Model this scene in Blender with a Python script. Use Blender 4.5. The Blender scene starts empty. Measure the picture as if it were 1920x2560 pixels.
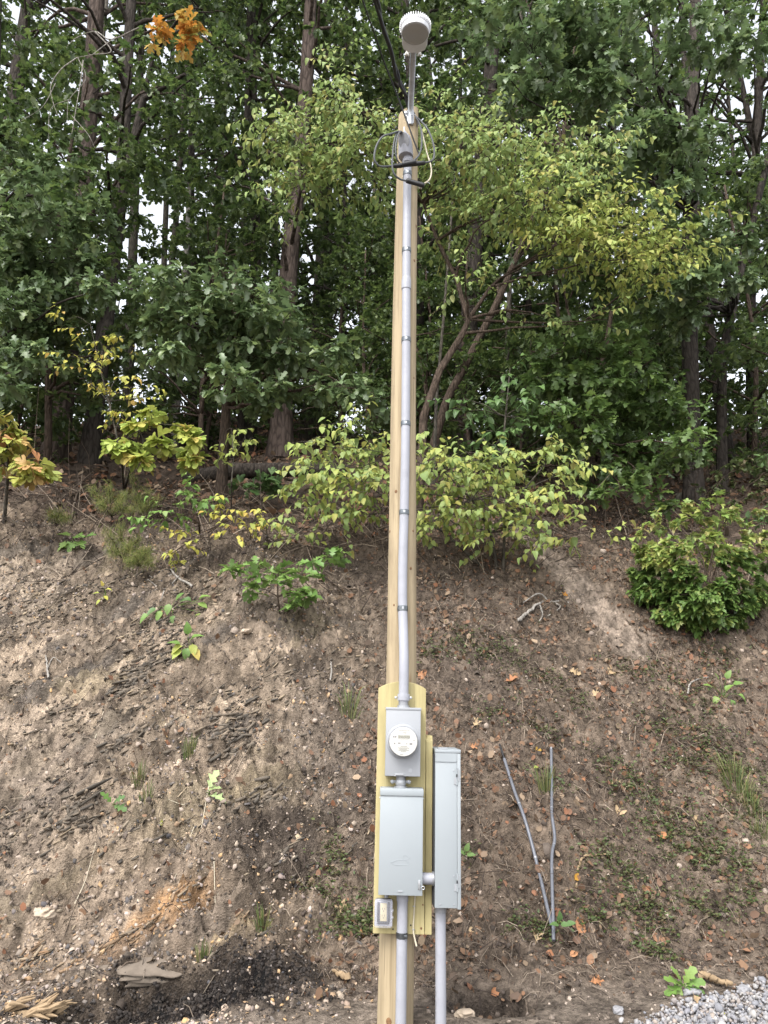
import bpy, bmesh, math
import numpy as np
from mathutils import Vector, Matrix, Euler

rng = np.random.default_rng(11)
S = bpy.context.scene
COL = S.collection

# ------------------------------------------------------------------ camera
CAM_H, PITCH, FPX = 1.62, math.radians(15.0), 1923.0      # focal length in pixels of the 1920x2560 photograph
cam_d = bpy.data.cameras.new('camera')
cam = bpy.data.objects.new('camera', cam_d); COL.objects.link(cam)
cam.location = (0, 0, CAM_H)
cam.rotation_euler = (math.radians(90) + PITCH, 0, 0)
cam_d.sensor_fit = 'VERTICAL'
cam_d.angle = 2 * math.atan(1280 / FPX)
cam_d.clip_start, cam_d.clip_end = 0.05, 1000
S.camera = cam

# ------------------------------------------------------------------ sky and sun (bright overcast)
SUN_EL, SUN_AZ = math.radians(52), math.radians(205)       # azimuth clockwise from +Y: behind the viewer, a little to the left
w = bpy.data.worlds.new('World'); S.world = w; w.use_nodes = True
nt = w.node_tree; nt.nodes.clear()
sky = nt.nodes.new('ShaderNodeTexSky'); sky.sky_type = 'NISHITA'; sky.sun_disc = False
sky.sun_elevation = SUN_EL; sky.sun_rotation = SUN_AZ
sky.air_density = 1.0; sky.dust_density = 2.5; sky.ozone_density = 1.0
hs = nt.nodes.new('ShaderNodeHueSaturation'); hs.inputs['Saturation'].default_value = 0.22
bg = nt.nodes.new('ShaderNodeBackground'); bg.inputs['Strength'].default_value = 0.15
wo = nt.nodes.new('ShaderNodeOutputWorld')
nt.links.new(sky.outputs[0], hs.inputs['Color']); nt.links.new(hs.outputs[0], bg.inputs[0]); nt.links.new(bg.outputs[0], wo.inputs[0])
sl = bpy.data.lights.new('sun', 'SUN'); sl.energy = 0.9; sl.angle = math.radians(30); sl.color = (1.0, 0.96, 0.9)
sun = bpy.data.objects.new('sun', sl); COL.objects.link(sun)
sd = Vector((math.sin(SUN_AZ) * math.cos(SUN_EL), math.cos(SUN_AZ) * math.cos(SUN_EL), math.sin(SUN_EL)))
sun.rotation_euler = (-sd).to_track_quat('-Z', 'Y').to_euler()
sun.location = sd * 30
S.view_settings.view_transform = 'Standard'; S.view_settings.look = 'None'
S.view_settings.gamma = 1.0; S.view_settings.use_curve_mapping = False
S.view_settings.exposure = 1.80
S.render.engine = 'CYCLES'
S.cycles.use_denoising = True
S.cycles.max_bounces = 7; S.cycles.diffuse_bounces = 4; S.cycles.transmission_bounces = 5; S.cycles.transparent_max_bounces = 8
S.cycles.use_adaptive_sampling = False

# ------------------------------------------------------------------ photo geometry helpers
K = 1920 / 1659.0                 # the pixel positions below were read in a 1659x2212 view
cP, sP = math.cos(PITCH), math.sin(PITCH)
def ray(px, py):
    u, v = (px - 960) / FPX, (1280 - py) / FPX
    return Vector((u, cP - v * sP, sP + v * cP))
def at(px, py, Y):                # a point of the place at distance Y, seen at a pixel of the photograph
    d = ray(px, py); t = Y / d.y
    return Vector((d.x * t, Y, CAM_H + d.z * t))
def V(x, y, Y): return at(x * K, y * K, Y)
def depth_of(p): return p[1] * cP + (p[2] - CAM_H) * sP
def mpp(p): return depth_of(p) / FPX * K     # metres per view pixel
def project(P):
    P = np.asarray(P); dy, dz = P[:, 1], P[:, 2] - CAM_H
    dep = dy * cP + dz * sP; up = -dy * sP + dz * cP
    return (960 + FPX * P[:, 0] / dep) / K, (1280 - FPX * up / dep) / K, dep

# ------------------------------------------------------------------ noise
def _h(ix, iy, seed):
    h = (ix.astype(np.int64) * 374761393 + iy.astype(np.int64) * 668265263 + seed * 1442695041) & 0xFFFFFFFF
    h = ((h ^ (h >> 13)) * 1274126177) & 0xFFFFFFFF
    return ((h ^ (h >> 16)) & 0xFFFFFF) / float(0xFFFFFF)
def vnoise(x, y, seed=0):
    x = np.asarray(x, float); y = np.asarray(y, float)
    ix, iy = np.floor(x), np.floor(y); fx, fy = x - ix, y - iy
    fx = fx * fx * fx * (fx * (fx * 6 - 15) + 10); fy = fy * fy * fy * (fy * (fy * 6 - 15) + 10)
    a, b, c, d = _h(ix, iy, seed), _h(ix + 1, iy, seed), _h(ix, iy + 1, seed), _h(ix + 1, iy + 1, seed)
    return (a + (b - a) * fx) * (1 - fy) + (c + (d - c) * fx) * fy
def fbm(x, y, seed=0, octv=4, gain=0.5):
    s, a, t = 0, 1, 0
    c, q = math.cos(0.6), math.sin(0.6)
    for i in range(octv):
        s = s + a * (vnoise(x, y, seed + i) - 0.5); t += a; a *= gain
        x, y = (c * x - q * y) * 2.03 + 7.1, (q * x + c * y) * 2.03 + 3.7
    return s / t * 2
def sstep(a, b, x):
    t = np.clip((x - a) / (b - a), 0, 1); return t * t * (3 - 2 * t)
def softp(x, k): return k * np.logaddexp(0, np.asarray(x, float) / k)

# ------------------------------------------------------------------ terrain
SLOPE, TOP = 1.12, 0.52
def toe(x): return 5.28 + 0.55 * sstep(0.4, 2.4, x) + 0.12 * np.sin(np.asarray(x) * 1.7 + 1)
def lip(x): return toe(x) + 3.4 + 0.22 * np.sin(np.asarray(x) * 0.9 - 0.5) + 0.12 * np.sin(np.asarray(x) * 2.3)
def zbase(x, y):
    x = np.asarray(x, float); y = np.asarray(y, float)
    z = SLOPE * softp(y - toe(x), 0.16) - (SLOPE - TOP) * softp(y - lip(x), 0.28)
    z = z - TOP * softp(y - 21.0, 1.5) - 0.12 * softp(y - 30.0, 2.0)
    return z
QF = 1.5                                            # slope length per metre of y on the bank
def blob(x, y, c, rx, rq, ang=0.0, soft=0.45, wob=0.25, seed=5):
    dx, dq = x - c[0], (y - c[1]) * QF
    ca, sa = math.cos(ang), math.sin(ang)
    u, v = (dx * ca + dq * sa) / rx, (-dx * sa + dq * ca) / rq
    r = np.sqrt(u * u + v * v) + wob * fbm(x * 3.1, y * 4.3, seed, 4)
    return 1 - sstep(1 - soft, 1 + soft, r)
def ground_hit(px, py):
    d = ray(px, py); t = 3.0
    for _ in range(4000):
        p = d * t
        if CAM_H + p.z <= float(zbase(p.x, p.y)): break
        t += 0.01
    return Vector((p.x, p.y, CAM_H + p.z))
def G(x, y): return ground_hit(x * K, y * K)
PIT = (-1.36, 5.02); HEAP = (-0.80, 5.16)
def zfull(x, y):
    x = np.asarray(x, float); y = np.asarray(y, float)
    z = zbase(x, y)
    bank = sstep(-0.3, 0.4, y - toe(x)) * (1 - sstep(0.2, 1.6, y - lip(x)))
    q = y * QF
    left = 1 - sstep(-0.9, 0.5, x + 0.5 * fbm(x * 0.8, q * 0.8, 91, 2))
    a = math.radians(33); ca, sa = math.cos(a), math.sin(a)
    p_, w_ = x * ca + q * sa, -x * sa + q * ca
    ww = w_ * 4.6 + 1.4 * fbm(p_ * 0.9, w_ * 2.2, 31, 4)
    saw = ww - np.floor(ww); saw = np.where(saw < 0.8, saw / 0.8, (1 - saw) / 0.2)
    w2 = w_ * 13 + 2.0 * fbm(p_ * 2.2, w_ * 5, 37, 3)
    saw2 = w2 - np.floor(w2); saw2 = np.where(saw2 < 0.75, saw2 / 0.75, (1 - saw2) / 0.25)
    patch = sstep(-0.15, 0.35, fbm(x * 1.1, q * 1.1, 47, 3) + 0.12)
    z = z + bank * left * patch * (0.11 * (saw - 0.5) + 0.055 * (saw2 - 0.5))
    z = z + bank * left * (0.09 * fbm(p_ * 2.5, w_ * 9, 53, 4) + 0.06 * fbm(p_ * 9, w_ * 26, 58, 3))
    z = z + bank * (0.16 * fbm(x * 0.9, q * 0.9, 61, 3) + 0.085 * fbm(x * 4, q * 4, 67, 4) + 0.05 * fbm(x * 15, q * 15, 71, 3) + 0.035 * fbm(x * 32, q * 32, 72, 2))
    near = 1 - sstep(0.2, 3.0, np.abs(y - 6) - 3)
    z = z + (1 - bank) * near * (0.03 * fbm(x * 2.2, y * 2.2, 73, 4) + 0.012 * fbm(x * 15, y * 15, 79, 3))
    z = z + (1 - near) * 0.35 * fbm(x * 0.3, y * 0.3, 83, 3)
    # freshly dug hole with a heap of dark soil, and a washed out hollow under the roots beyond the conduit
    pit = blob(x, y, PIT, 0.58, 0.34, 0.12, 0.16, 0.4, 15)
    z = z - 0.19 * pit + pit * (0.10 * fbm(x * 9, y * 9, 97, 4))
    heap = blob(x, y, HEAP, 0.38, 0.30, 0.2, 0.7, 0.3, 19)
    z = z + 0.12 * heap + heap * 0.09 * fbm(x * 11, y * 14, 99, 4)
    hol = blob(x, y, (0.62, 5.08), 0.22, 0.20, 0.3, 0.4, 0.5, 23)
    z = z - 0.16 * hol + hol * 0.12 * fbm(x * 10, y * 12, 101, 4)
    tr = trail_mask(x, y)
    z = z - 0.05 * tr
    # level strip of driveway close to the viewer
    return z
TRA, TRB = G(1120, 1145), G(1355, 1375)
def trail_mask(x, y):
    ax, ay, bx, by = TRA.x, TRA.y * QF, TRB.x, TRB.y * QF
    dx, dy = bx - ax, by - ay; L2 = dx * dx + dy * dy
    t = np.clip(((x - ax) * dx + (y * QF - ay) * dy) / L2, 0, 1)
    d = np.hypot(x - ax - t * dx, y * QF - ay - t * dy) + 0.10 * fbm(x * 4, y * 5, 103, 4)
    return 1 - sstep(0.08, 0.28 + 0.1 * t, d)
def nrm_of(x, y, e=0.03):
    zx = (zfull(x + e, y) - zfull(x - e, y)) / (2 * e); zy = (zfull(x, y + e) - zfull(x, y - e)) / (2 * e)
    n = np.stack([-zx, -zy, np.ones_like(zx)], -1); return n / np.linalg.norm(n, axis=-1, keepdims=True)
def gz(x, y): return float(zfull(np.array([x]), np.array([y]))[0])

# ------------------------------------------------------------------ materials
def nodes(m):
    m.use_nodes = True; t = m.node_tree; t.nodes.clear()
    o = t.nodes.new('ShaderNodeOutputMaterial'); b = t.nodes.new('ShaderNodeBsdfPrincipled'); t.links.new(b.outputs[0], o.inputs[0])
    return t, b, o
def N(t, kind, **kw):
    n = t.nodes.new(kind)
    for k, v in kw.items():
        if hasattr(n, k): setattr(n, k, v)
        else: n.inputs[k].default_value = v
    return n
def ramp(t, fac, stops):
    r = t.nodes.new('ShaderNodeValToRGB'); e = r.color_ramp.elements
    while len(e) < len(stops): e.new(0.5)
    for k, (p, c) in enumerate(stops): e[k].position = p; e[k].color = (*c, 1)
    t.links.new(fac, r.inputs[0]); return r
def mix(t, a, b, fac, mode='MIX'):
    n = t.nodes.new('ShaderNodeMix'); n.data_type = 'RGBA'; n.blend_type = mode
    for s, v in ((0, fac), (6, a), (7, b)):
        if hasattr(v, 'is_linked'): t.links.new(v, n.inputs[s])
        else: n.inputs[s].default_value = v if s == 0 else (*v, 1)
    return n.outputs[2]
def bump(t, b, h, strength, dist=0.01):
    n = t.nodes.new('ShaderNodeBump'); n.inputs['Strength'].default_value = strength; n.inputs['Distance'].default_value = dist
    t.links.new(h, n.inputs['Height']); t.links.new(n.outputs[0], b.inputs['Normal'])
def mat_plain(name, col, rough=0.6, metal=0.0, var=0.08, scale=30, stretch=(1, 1, 1), bmp=0.0, spec=0.4, dirt=None):
    m = bpy.data.materials.new(name); t, b, o = nodes(m)
    tc = N(t, 'ShaderNodeTexCoord'); mp = N(t, 'ShaderNodeMapping'); mp.inputs['Scale'].default_value = stretch
    t.links.new(tc.outputs['Object'], mp.inputs[0])
    nz = N(t, 'ShaderNodeTexNoise', Scale=scale, Detail=5.0, Roughness=0.6); t.links.new(mp.outputs[0], nz.inputs['Vector'])
    r = ramp(t, nz.outputs[0], [(0.3, tuple(c * (1 - var) for c in col)), (0.7, tuple(min(1, c * (1 + var)) for c in col))])
    c = r.outputs[0]
    if dirt:
        n2 = N(t, 'ShaderNodeTexNoise', Scale=6.0, Detail=8.0, Roughness=0.75); t.links.new(tc.outputs['Object'], n2.inputs['Vector'])
        r2 = ramp(t, n2.outputs[0], [(0.5, (0, 0, 0)), (0.75, (1, 1, 1))])
        c = mix(t, c, dirt, r2.outputs[0])
    t.links.new(c, b.inputs['Base Color'])
    b.inputs['Roughness'].default_value = rough; b.inputs['Metallic'].default_value = metal; b.inputs['Specular IOR Level'].default_value = spec
    if bmp: bump(t, b, nz.outputs[0], bmp, 0.004)
    return m
def mat_leaf(name, cols, rough=0.42, transl=0.3, spec=0.5, spots=None):
    m = bpy.data.materials.new(name); t, b, o = nodes(m)
    g = N(t, 'ShaderNodeNewGeometry'); oi = N(t, 'ShaderNodeObjectInfo')
    ad = N(t, 'ShaderNodeMath', operation='ADD'); t.links.new(g.outputs['Random Per Island'], ad.inputs[0]); t.links.new(oi.outputs['Random'], ad.inputs[1])
    fr = N(t, 'ShaderNodeMath', operation='FRACT'); t.links.new(ad.outputs[0], fr.inputs[0])
    n = len(cols)
    r = ramp(t, fr.outputs[0], [((k + 0.5) / n, c) for k, c in enumerate(cols)])
    tc = N(t, 'ShaderNodeTexCoord'); nz = N(t, 'ShaderNodeTexNoise', Scale=14.0, Detail=3.0); t.links.new(tc.outputs['Object'], nz.inputs['Vector'])
    mr = N(t, 'ShaderNodeMapRange'); mr.inputs[3].default_value = 0.72; mr.inputs[4].default_value = 1.3; t.links.new(nz.outputs[0], mr.inputs[0])
    c = mix(t, r.outputs[0], (1, 1, 1), 0.0); 
    vm = N(t, 'ShaderNodeVectorMath', operation='SCALE'); t.links.new(r.outputs[0], vm.inputs[0]); t.links.new(mr.outputs[0], vm.inputs['Scale'])
    # the underside of a leaf is paler and duller
    bk = mix(t, vm.outputs[0], (0.16, 0.19, 0.14), 0.22)
    fin = t.nodes.new('ShaderNodeMix'); fin.data_type = 'RGBA'
    t.links.new(g.outputs['Backfacing'], fin.inputs[0]); t.links.new(vm.outputs[0], fin.inputs[6]); t.links.new(bk, fin.inputs[7])
    t.links.new(fin.outputs[2], b.inputs['Base Color'])
    b.inputs['Roughness'].default_value = rough; b.inputs['Specular IOR Level'].default_value = spec
    tr = N(t, 'ShaderNodeBsdfTranslucent'); t.links.new(vm.outputs[0], tr.inputs[0])
    ms = N(t, 'ShaderNodeMixShader'); ms.inputs[0].default_value = transl
    t.links.new(b.outputs[0], ms.inputs[1]); t.links.new(tr.outputs[0], ms.inputs[2]); t.links.new(ms.outputs[0], o.inputs[0])
    return m
def mat_chips(name, cols, rough=0.85):
    m = bpy.data.materials.new(name); t, b, o = nodes(m)
    g = N(t, 'ShaderNodeNewGeometry'); n = len(cols)
    r = ramp(t, g.outputs['Random Per Island'], [((k + 0.5) / n, c) for k, c in enumerate(cols)])
    tc = N(t, 'ShaderNodeTexCoord'); nz = N(t, 'ShaderNodeTexNoise', Scale=45.0, Detail=4.0); t.links.new(tc.outputs['Object'], nz.inputs['Vector'])
    mr = N(t, 'ShaderNodeMapRange'); mr.inputs[3].default_value = 0.65; mr.inputs[4].default_value = 1.35; t.links.new(nz.outputs[0], mr.inputs[0])
    vm = N(t, 'ShaderNodeVectorMath', operation='SCALE'); t.links.new(r.outputs[0], vm.inputs[0]); t.links.new(mr.outputs[0], vm.inputs['Scale'])
    t.links.new(vm.outputs[0], b.inputs['Base Color']); b.inputs['Roughness'].default_value = rough; b.inputs['Specular IOR Level'].default_value = 0.25
    bump(t, b, nz.outputs[0], 0.4, 0.004)
    return m
def mat_bark(name, dark, light, scale=9):
    m = bpy.data.materials.new(name); t, b, o = nodes(m)
    tc = N(t, 'ShaderNodeTexCoord'); mp = N(t, 'ShaderNodeMapping'); mp.inputs['Scale'].default_value = (1, 1, 0.28); t.links.new(tc.outputs['Object'], mp.inputs[0])
    nz = N(t, 'ShaderNodeTexNoise', Scale=scale * 1.5, Detail=8.0, Roughness=0.7); t.links.new(mp.outputs[0], nz.inputs['Vector'])
    vo = N(t, 'ShaderNodeTexVoronoi', Scale=scale * 1.6); vo.feature = 'DISTANCE_TO_EDGE'; t.links.new(mp.outputs[0], vo.inputs['Vector'])
    mm = N(t, 'ShaderNodeMath', operation='MULTIPLY_ADD'); t.links.new(vo.outputs[0], mm.inputs[0]); mm.inputs[1].default_value = 1.2; t.links.new(nz.outputs[0], mm.inputs[2])
    r = ramp(t, mm.outputs[0], [(0.35, dark), (0.75, light)])
    t.links.new(r.outputs[0], b.inputs['Base Color']); b.inputs['Roughness'].default_value = 0.95; b.inputs['Specular IOR Level'].default_value = 0.15
    bump(t, b, mm.outputs[0], 0.9, 0.03)
    return m
def mat_wood(name, light, dark, stain=None, knots=0.0, scale=26):
    m = bpy.data.materials.new(name); t, b, o = nodes(m)
    tc = N(t, 'ShaderNodeTexCoord'); mp = N(t, 'ShaderNodeMapping'); mp.inputs['Scale'].default_value = (1, 1, 0.035); t.links.new(tc.outputs['Object'], mp.inputs[0])
    nz = N(t, 'ShaderNodeTexNoise', Scale=scale, Detail=5.0, Roughness=0.55, Distortion=0.35); t.links.new(mp.outputs[0], nz.inputs['Vector'])
    n2 = N(t, 'ShaderNodeTexNoise', Scale=scale * 3.2, Detail=3.0); t.links.new(mp.outputs[0], n2.inputs['Vector'])
    mm = N(t, 'ShaderNodeMath', operation='MULTIPLY_ADD'); t.links.new(n2.outputs[0], mm.inputs[0]); mm.inputs[1].default_value = 0.4; t.links.new(nz.outputs[0], mm.inputs[2])
    mid = tuple((a + c) / 2 for a, c in zip(light, dark))
    r = ramp(t, mm.outputs[0], [(0.42, dark), (0.60, mid), (0.72, light), (0.95, tuple(min(1, c * 1.12) for c in light))])
    c = r.outputs[0]
    mp2 = N(t, 'ShaderNodeMapping'); mp2.inputs['Scale'].default_value = (1, 1, 0.25); t.links.new(tc.outputs['Object'], mp2.inputs[0])
    n3 = N(t, 'ShaderNodeTexNoise', Scale=9.0, Detail=6.0, Roughness=0.7); t.links.new(mp2.outputs[0], n3.inputs['Vector'])
    if stain:
        r3 = ramp(t, n3.outputs[0], [(0.5, (0, 0, 0)), (0.8, (0.75, 0.75, 0.75))]); c = mix(t, c, stain, r3.outputs[0])
    if knots:
        vo = N(t, 'ShaderNodeTexVoronoi', Scale=knots); t.links.new(mp2.outputs[0], vo.inputs['Vector'])
        r4 = ramp(t, vo.outputs['Distance'], [(0.03, (1, 1, 1)), (0.09, (0, 0, 0))]); c = mix(t, c, (0.20, 0.11, 0.05), r4.outputs[0])
    mp5 = N(t, 'ShaderNodeMapping'); mp5.inputs['Scale'].default_value = (1, 1, 0.016); t.links.new(tc.outputs['Object'], mp5.inputs[0])
    n5 = N(t, 'ShaderNodeTexNoise', Scale=scale * 4.5, Detail=2.0); t.links.new(mp5.outputs[0], n5.inputs['Vector'])
    r5 = ramp(t, n5.outputs[0], [(0.66, (0, 0, 0)), (0.72, (0.65, 0.65, 0.65))]); c = mix(t, c, tuple(v_ * 0.45 for v_ in dark), r5.outputs[0])
    t.links.new(c, b.inputs['Base Color']); b.inputs['Roughness'].default_value = 0.75; b.inputs['Specular IOR Level'].default_value = 0.25
    bump(t, b, mm.outputs[0], 0.35, 0.004)
    return m
M = {}
M['pole'] = mat_wood('pole_wood', (0.335, 0.268, 0.172), (0.225, 0.175, 0.107), (0.165, 0.126, 0.082), 5.0)
M['board'] = mat_wood('board_wood', (0.38, 0.325, 0.165), (0.275, 0.228, 0.105), (0.25, 0.215, 0.115), 3.0, 20)
M['pvc'] = mat_plain('grey_pvc', (0.285, 0.290, 0.322), 0.45, 0, 0.06, 8, dirt=(0.235, 0.238, 0.265))
M['enamel'] = mat_plain('grey_enamel', (0.262, 0.286, 0.302), 0.5, 0, 0.025, 4)
M['enamel2'] = mat_plain('light_grey_enamel', (0.268, 0.278, 0.295), 0.5, 0, 0.025, 4)
M['galv'] = mat_plain('galvanized_steel', (0.36, 0.37, 0.385), 0.42, 0.7, 0.2, 60)
M['strap'] = mat_plain('bright_strap', (0.13, 0.14, 0.15), 0.3, 0.85, 0.3, 70)
M['cast'] = mat_plain('cast_zinc', (0.27, 0.275, 0.29), 0.5, 0.6, 0.12, 50, bmp=0.1)
M['darkgap'] = mat_plain('gap_shade', (0.025, 0.025, 0.027), 0.7)  # near-black fill standing in for the shade inside gaps
M['black'] = mat_plain('black_insulation', (0.014, 0.014, 0.015), 0.45, 0, 0.2, 20)
M['greywire'] = mat_plain('grey_wire', (0.065, 0.068, 0.072), 0.5, 0, 0.12, 20)
M['white'] = mat_plain('white_plastic', (0.50, 0.49, 0.44), 0.5, 0, 0.04, 10)
M['cream'] = mat_plain('cream_cable', (0.46, 0.41, 0.31), 0.55, 0, 0.06, 10)
M['dial'] = mat_plain('meter_face', (0.45, 0.44, 0.40), 0.5, 0, 0.03, 10)
M['lcd'] = mat_plain('lcd', (0.13, 0.125, 0.075), 0.3)
M['ink'] = mat_plain('print', (0.09, 0.085, 0.075), 0.6)
M['ivory'] = mat_plain('ivory_receptacle', (0.50, 0.43, 0.26), 0.45, 0, 0.03, 10)
M['lamp'] = mat_plain('lamp_housing', (0.56, 0.565, 0.58), 0.45, 0.15, 0.05, 20)
M['emt'] = mat_plain('conduit_grey', (0.12, 0.125, 0.142), 0.4, 0.2, 0.12, 15)
def glass(name, col, rough, alpha):
    m = bpy.data.materials.new(name); t, b, o = nodes(m)
    b.inputs['Base Color'].default_value = (*col, 1); b.inputs['Roughness'].default_value = rough; b.inputs['IOR'].default_value = 1.45
    tr = N(t, 'ShaderNodeBsdfTransparent'); ms = N(t, 'ShaderNodeMixShader'); ms.inputs[0].default_value = alpha
    t.links.new(tr.outputs[0], ms.inputs[1]); t.links.new(b.outputs[0], ms.inputs[2]); t.links.new(ms.outputs[0], o.inputs[0])
    return m
M['glass'] = glass('clear_cover', (0.75, 0.75, 0.78), 0.08, 0.16)
M['bubble'] = glass('clear_plastic', (0.6, 0.6, 0.66), 0.12, 0.20)
M['lens'] = glass('prismatic_lens', (0.42, 0.41, 0.39), 0.08, 0.50)
M['bark_dark'] = mat_bark('dark_bark', (0.012, 0.010, 0.009), (0.055, 0.046, 0.039))
M['bark_pine'] = mat_bark('pine_bark', (0.02, 0.015, 0.013), (0.10, 0.076, 0.064), 7)
M['bark_grey'] = mat_bark('grey_bark', (0.028, 0.025, 0.021), (0.10, 0.088, 0.072), 14)
M['bark_pale'] = mat_bark('pale_dead_wood', (0.15, 0.135, 0.115), (0.33, 0.305, 0.275), 14)
M['bark_mid'] = mat_bark('brown_bark', (0.028, 0.021, 0.016), (0.085, 0.062, 0.048), 14)
M['stick'] = mat_bark('stick_wood', (0.055, 0.04, 0.03), (0.16, 0.125, 0.095), 20)
M['oak'] = mat_leaf('oak_leaf', [(0.072, 0.126, 0.031), (0.102, 0.168, 0.043), (0.126, 0.198, 0.050), (0.106, 0.174, 0.053), (0.156, 0.228, 0.050)], 0.47, 0.38, 0.75)
M['oakblue'] = mat_leaf('white_oak_leaf', [(0.093, 0.144, 0.057), (0.116, 0.176, 0.07), (0.144, 0.209, 0.083), (0.118, 0.178, 0.079), (0.171, 0.228, 0.076)], 0.47, 0.36, 0.85)
M['far'] = mat_leaf('far_leaf', [(0.049, 0.083, 0.023), (0.073, 0.114, 0.032), (0.101, 0.146, 0.039), (0.131, 0.174, 0.049), (0.063, 0.102, 0.031)], 0.47, 0.45, 0.55)
M['dog'] = mat_leaf('yellow_green_leaf', [(0.21, 0.295, 0.095), (0.25, 0.335, 0.11), (0.28, 0.355, 0.115), (0.25, 0.335, 0.12), (0.30, 0.36, 0.11), (0.23, 0.315, 0.10), (0.32, 0.36, 0.11), (0.34, 0.31, 0.10), (0.24, 0.325, 0.10)], 0.5, 0.42, 0.35)
M['dogy'] = mat_leaf('yellowing_leaf', [(0.29, 0.37, 0.10), (0.33, 0.39, 0.105), (0.37, 0.40, 0.10), (0.28, 0.36, 0.10), (0.40, 0.40, 0.10), (0.32, 0.38, 0.105), (0.40, 0.36, 0.10), (0.30, 0.37, 0.10)], 0.5, 0.40, 0.35)
M['sass'] = mat_leaf('autumn_leaf', [(0.312, 0.408, 0.090), (0.384, 0.444, 0.102), (0.276, 0.372, 0.084), (0.432, 0.456, 0.102), (0.528, 0.396, 0.120), (0.336, 0.420, 0.090), (0.408, 0.444, 0.102)], 0.5, 0.38, 0.35)
M['sassred'] = mat_leaf('red_autumn_leaf', [(0.34, 0.40, 0.09), (0.40, 0.41, 0.10), (0.36, 0.41, 0.09), (0.42, 0.38, 0.11), (0.34, 0.40, 0.10), (0.54, 0.26, 0.13), (0.38, 0.41, 0.10), (0.48, 0.32, 0.12)], 0.5, 0.40, 0.35)
M['gold'] = mat_leaf('golden_leaf', [(0.46, 0.43, 0.08), (0.42, 0.43, 0.09), (0.48, 0.40, 0.08), (0.40, 0.42, 0.10), (0.36, 0.41, 0.09), (0.50, 0.34, 0.09)], 0.5, 0.38, 0.3)
M['fire'] = mat_leaf('orange_leaf', [(0.55, 0.25, 0.04), (0.50, 0.20, 0.045), (0.60, 0.30, 0.05), (0.44, 0.30, 0.07), (0.30, 0.32, 0.08), (0.52, 0.24, 0.05)], 0.5, 0.38, 0.3)
M['sprout'] = mat_leaf('bright_green_leaf', [(0.13, 0.23, 0.05), (0.17, 0.27, 0.06), (0.11, 0.20, 0.05), (0.19, 0.28, 0.07)], 0.48, 0.28, 0.4)
M['light'] = mat_leaf('light_green_leaf', [(0.085, 0.155, 0.05), (0.11, 0.19, 0.06), (0.075, 0.14, 0.048), (0.13, 0.21, 0.065)], 0.45, 0.28, 0.4)
M['maple'] = mat_leaf('maple_leaf', [(0.075, 0.140, 0.034), (0.11, 0.185, 0.042), (0.15, 0.235, 0.055), (0.09, 0.160, 0.038), (0.13, 0.21, 0.05), (0.28, 0.31, 0.09), (0.12, 0.195, 0.055)], 0.42, 0.32, 0.5)
M['maple_y'] = mat_leaf('maple_top_leaf', [(0.19, 0.28, 0.07), (0.27, 0.34, 0.08), (0.36, 0.38, 0.11), (0.22, 0.31, 0.08), (0.16, 0.25, 0.07), (0.42, 0.37, 0.14)], 0.45, 0.36, 0.4)
M['needle'] = mat_leaf('needle', [(0.12, 0.16, 0.035), (0.19, 0.21, 0.05), (0.09, 0.13, 0.03), (0.24, 0.22, 0.07)], 0.5, 0.15, 0.3)
M['weed'] = mat_leaf('weed_leaf', [(0.055, 0.080, 0.026), (0.085, 0.115, 0.036), (0.065, 0.09, 0.03), (0.12, 0.135, 0.05), (0.11, 0.08, 0.045), (0.075, 0.06, 0.035)], 0.5, 0.25, 0.35)
M['grass'] = mat_leaf('grass_blade', [(0.10, 0.14, 0.04), (0.17, 0.18, 0.06), (0.28, 0.24, 0.12), (0.08, 0.12, 0.03)], 0.55, 0.2, 0.3)
M['dead'] = mat_leaf('dead_leaf', [(0.12, 0.072, 0.045), (0.19, 0.115, 0.07), (0.10, 0.068, 0.048), (0.24, 0.13, 0.075), (0.085, 0.06, 0.045), (0.30, 0.22, 0.15), (0.15, 0.10, 0.07), (0.22, 0.10, 0.055), (0.11, 0.08, 0.06)], 0.75, 0.1, 0.2)
M['deadtan'] = mat_leaf('tan_dead_leaf', [(0.34, 0.245, 0.14), (0.38, 0.28, 0.165), (0.30, 0.21, 0.12)], 0.7, 0.12, 0.25)
M['deadorange'] = mat_leaf('rust_dead_leaf', [(0.32, 0.15, 0.07), (0.27, 0.12, 0.06), (0.36, 0.18, 0.09)], 0.7, 0.12, 0.25)
M['needlelitter'] = mat_chips('twig_litter', [(0.043, 0.032, 0.027), (0.072, 0.054, 0.043), (0.19, 0.145, 0.11), (0.036, 0.027, 0.022), (0.338, 0.273, 0.208), (0.058, 0.043, 0.036)])
M['shale'] = mat_chips('shale', [(0.312, 0.247, 0.195), (0.108, 0.09, 0.076), (0.403, 0.325, 0.247), (0.061, 0.059, 0.063), (0.19, 0.16, 0.135), (0.27, 0.175, 0.1), (0.094, 0.083, 0.072), (0.05, 0.05, 0.056), (0.39, 0.319, 0.28), (0.39, 0.247, 0.111), (0.22, 0.175, 0.155)])
M['crumb'] = mat_chips('soil_crumbs', [(0.05, 0.039, 0.031), (0.079, 0.062, 0.05), (0.036, 0.028, 0.023), (0.115, 0.092, 0.075), (0.065, 0.05, 0.041), (0.351, 0.286, 0.234)])
M['darkcrumb'] = mat_chips('dark_soil_crumbs', [(0.022, 0.018, 0.0155), (0.034, 0.028, 0.024), (0.014, 0.012, 0.011), (0.055, 0.046, 0.04), (0.026, 0.022, 0.02)])
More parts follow.
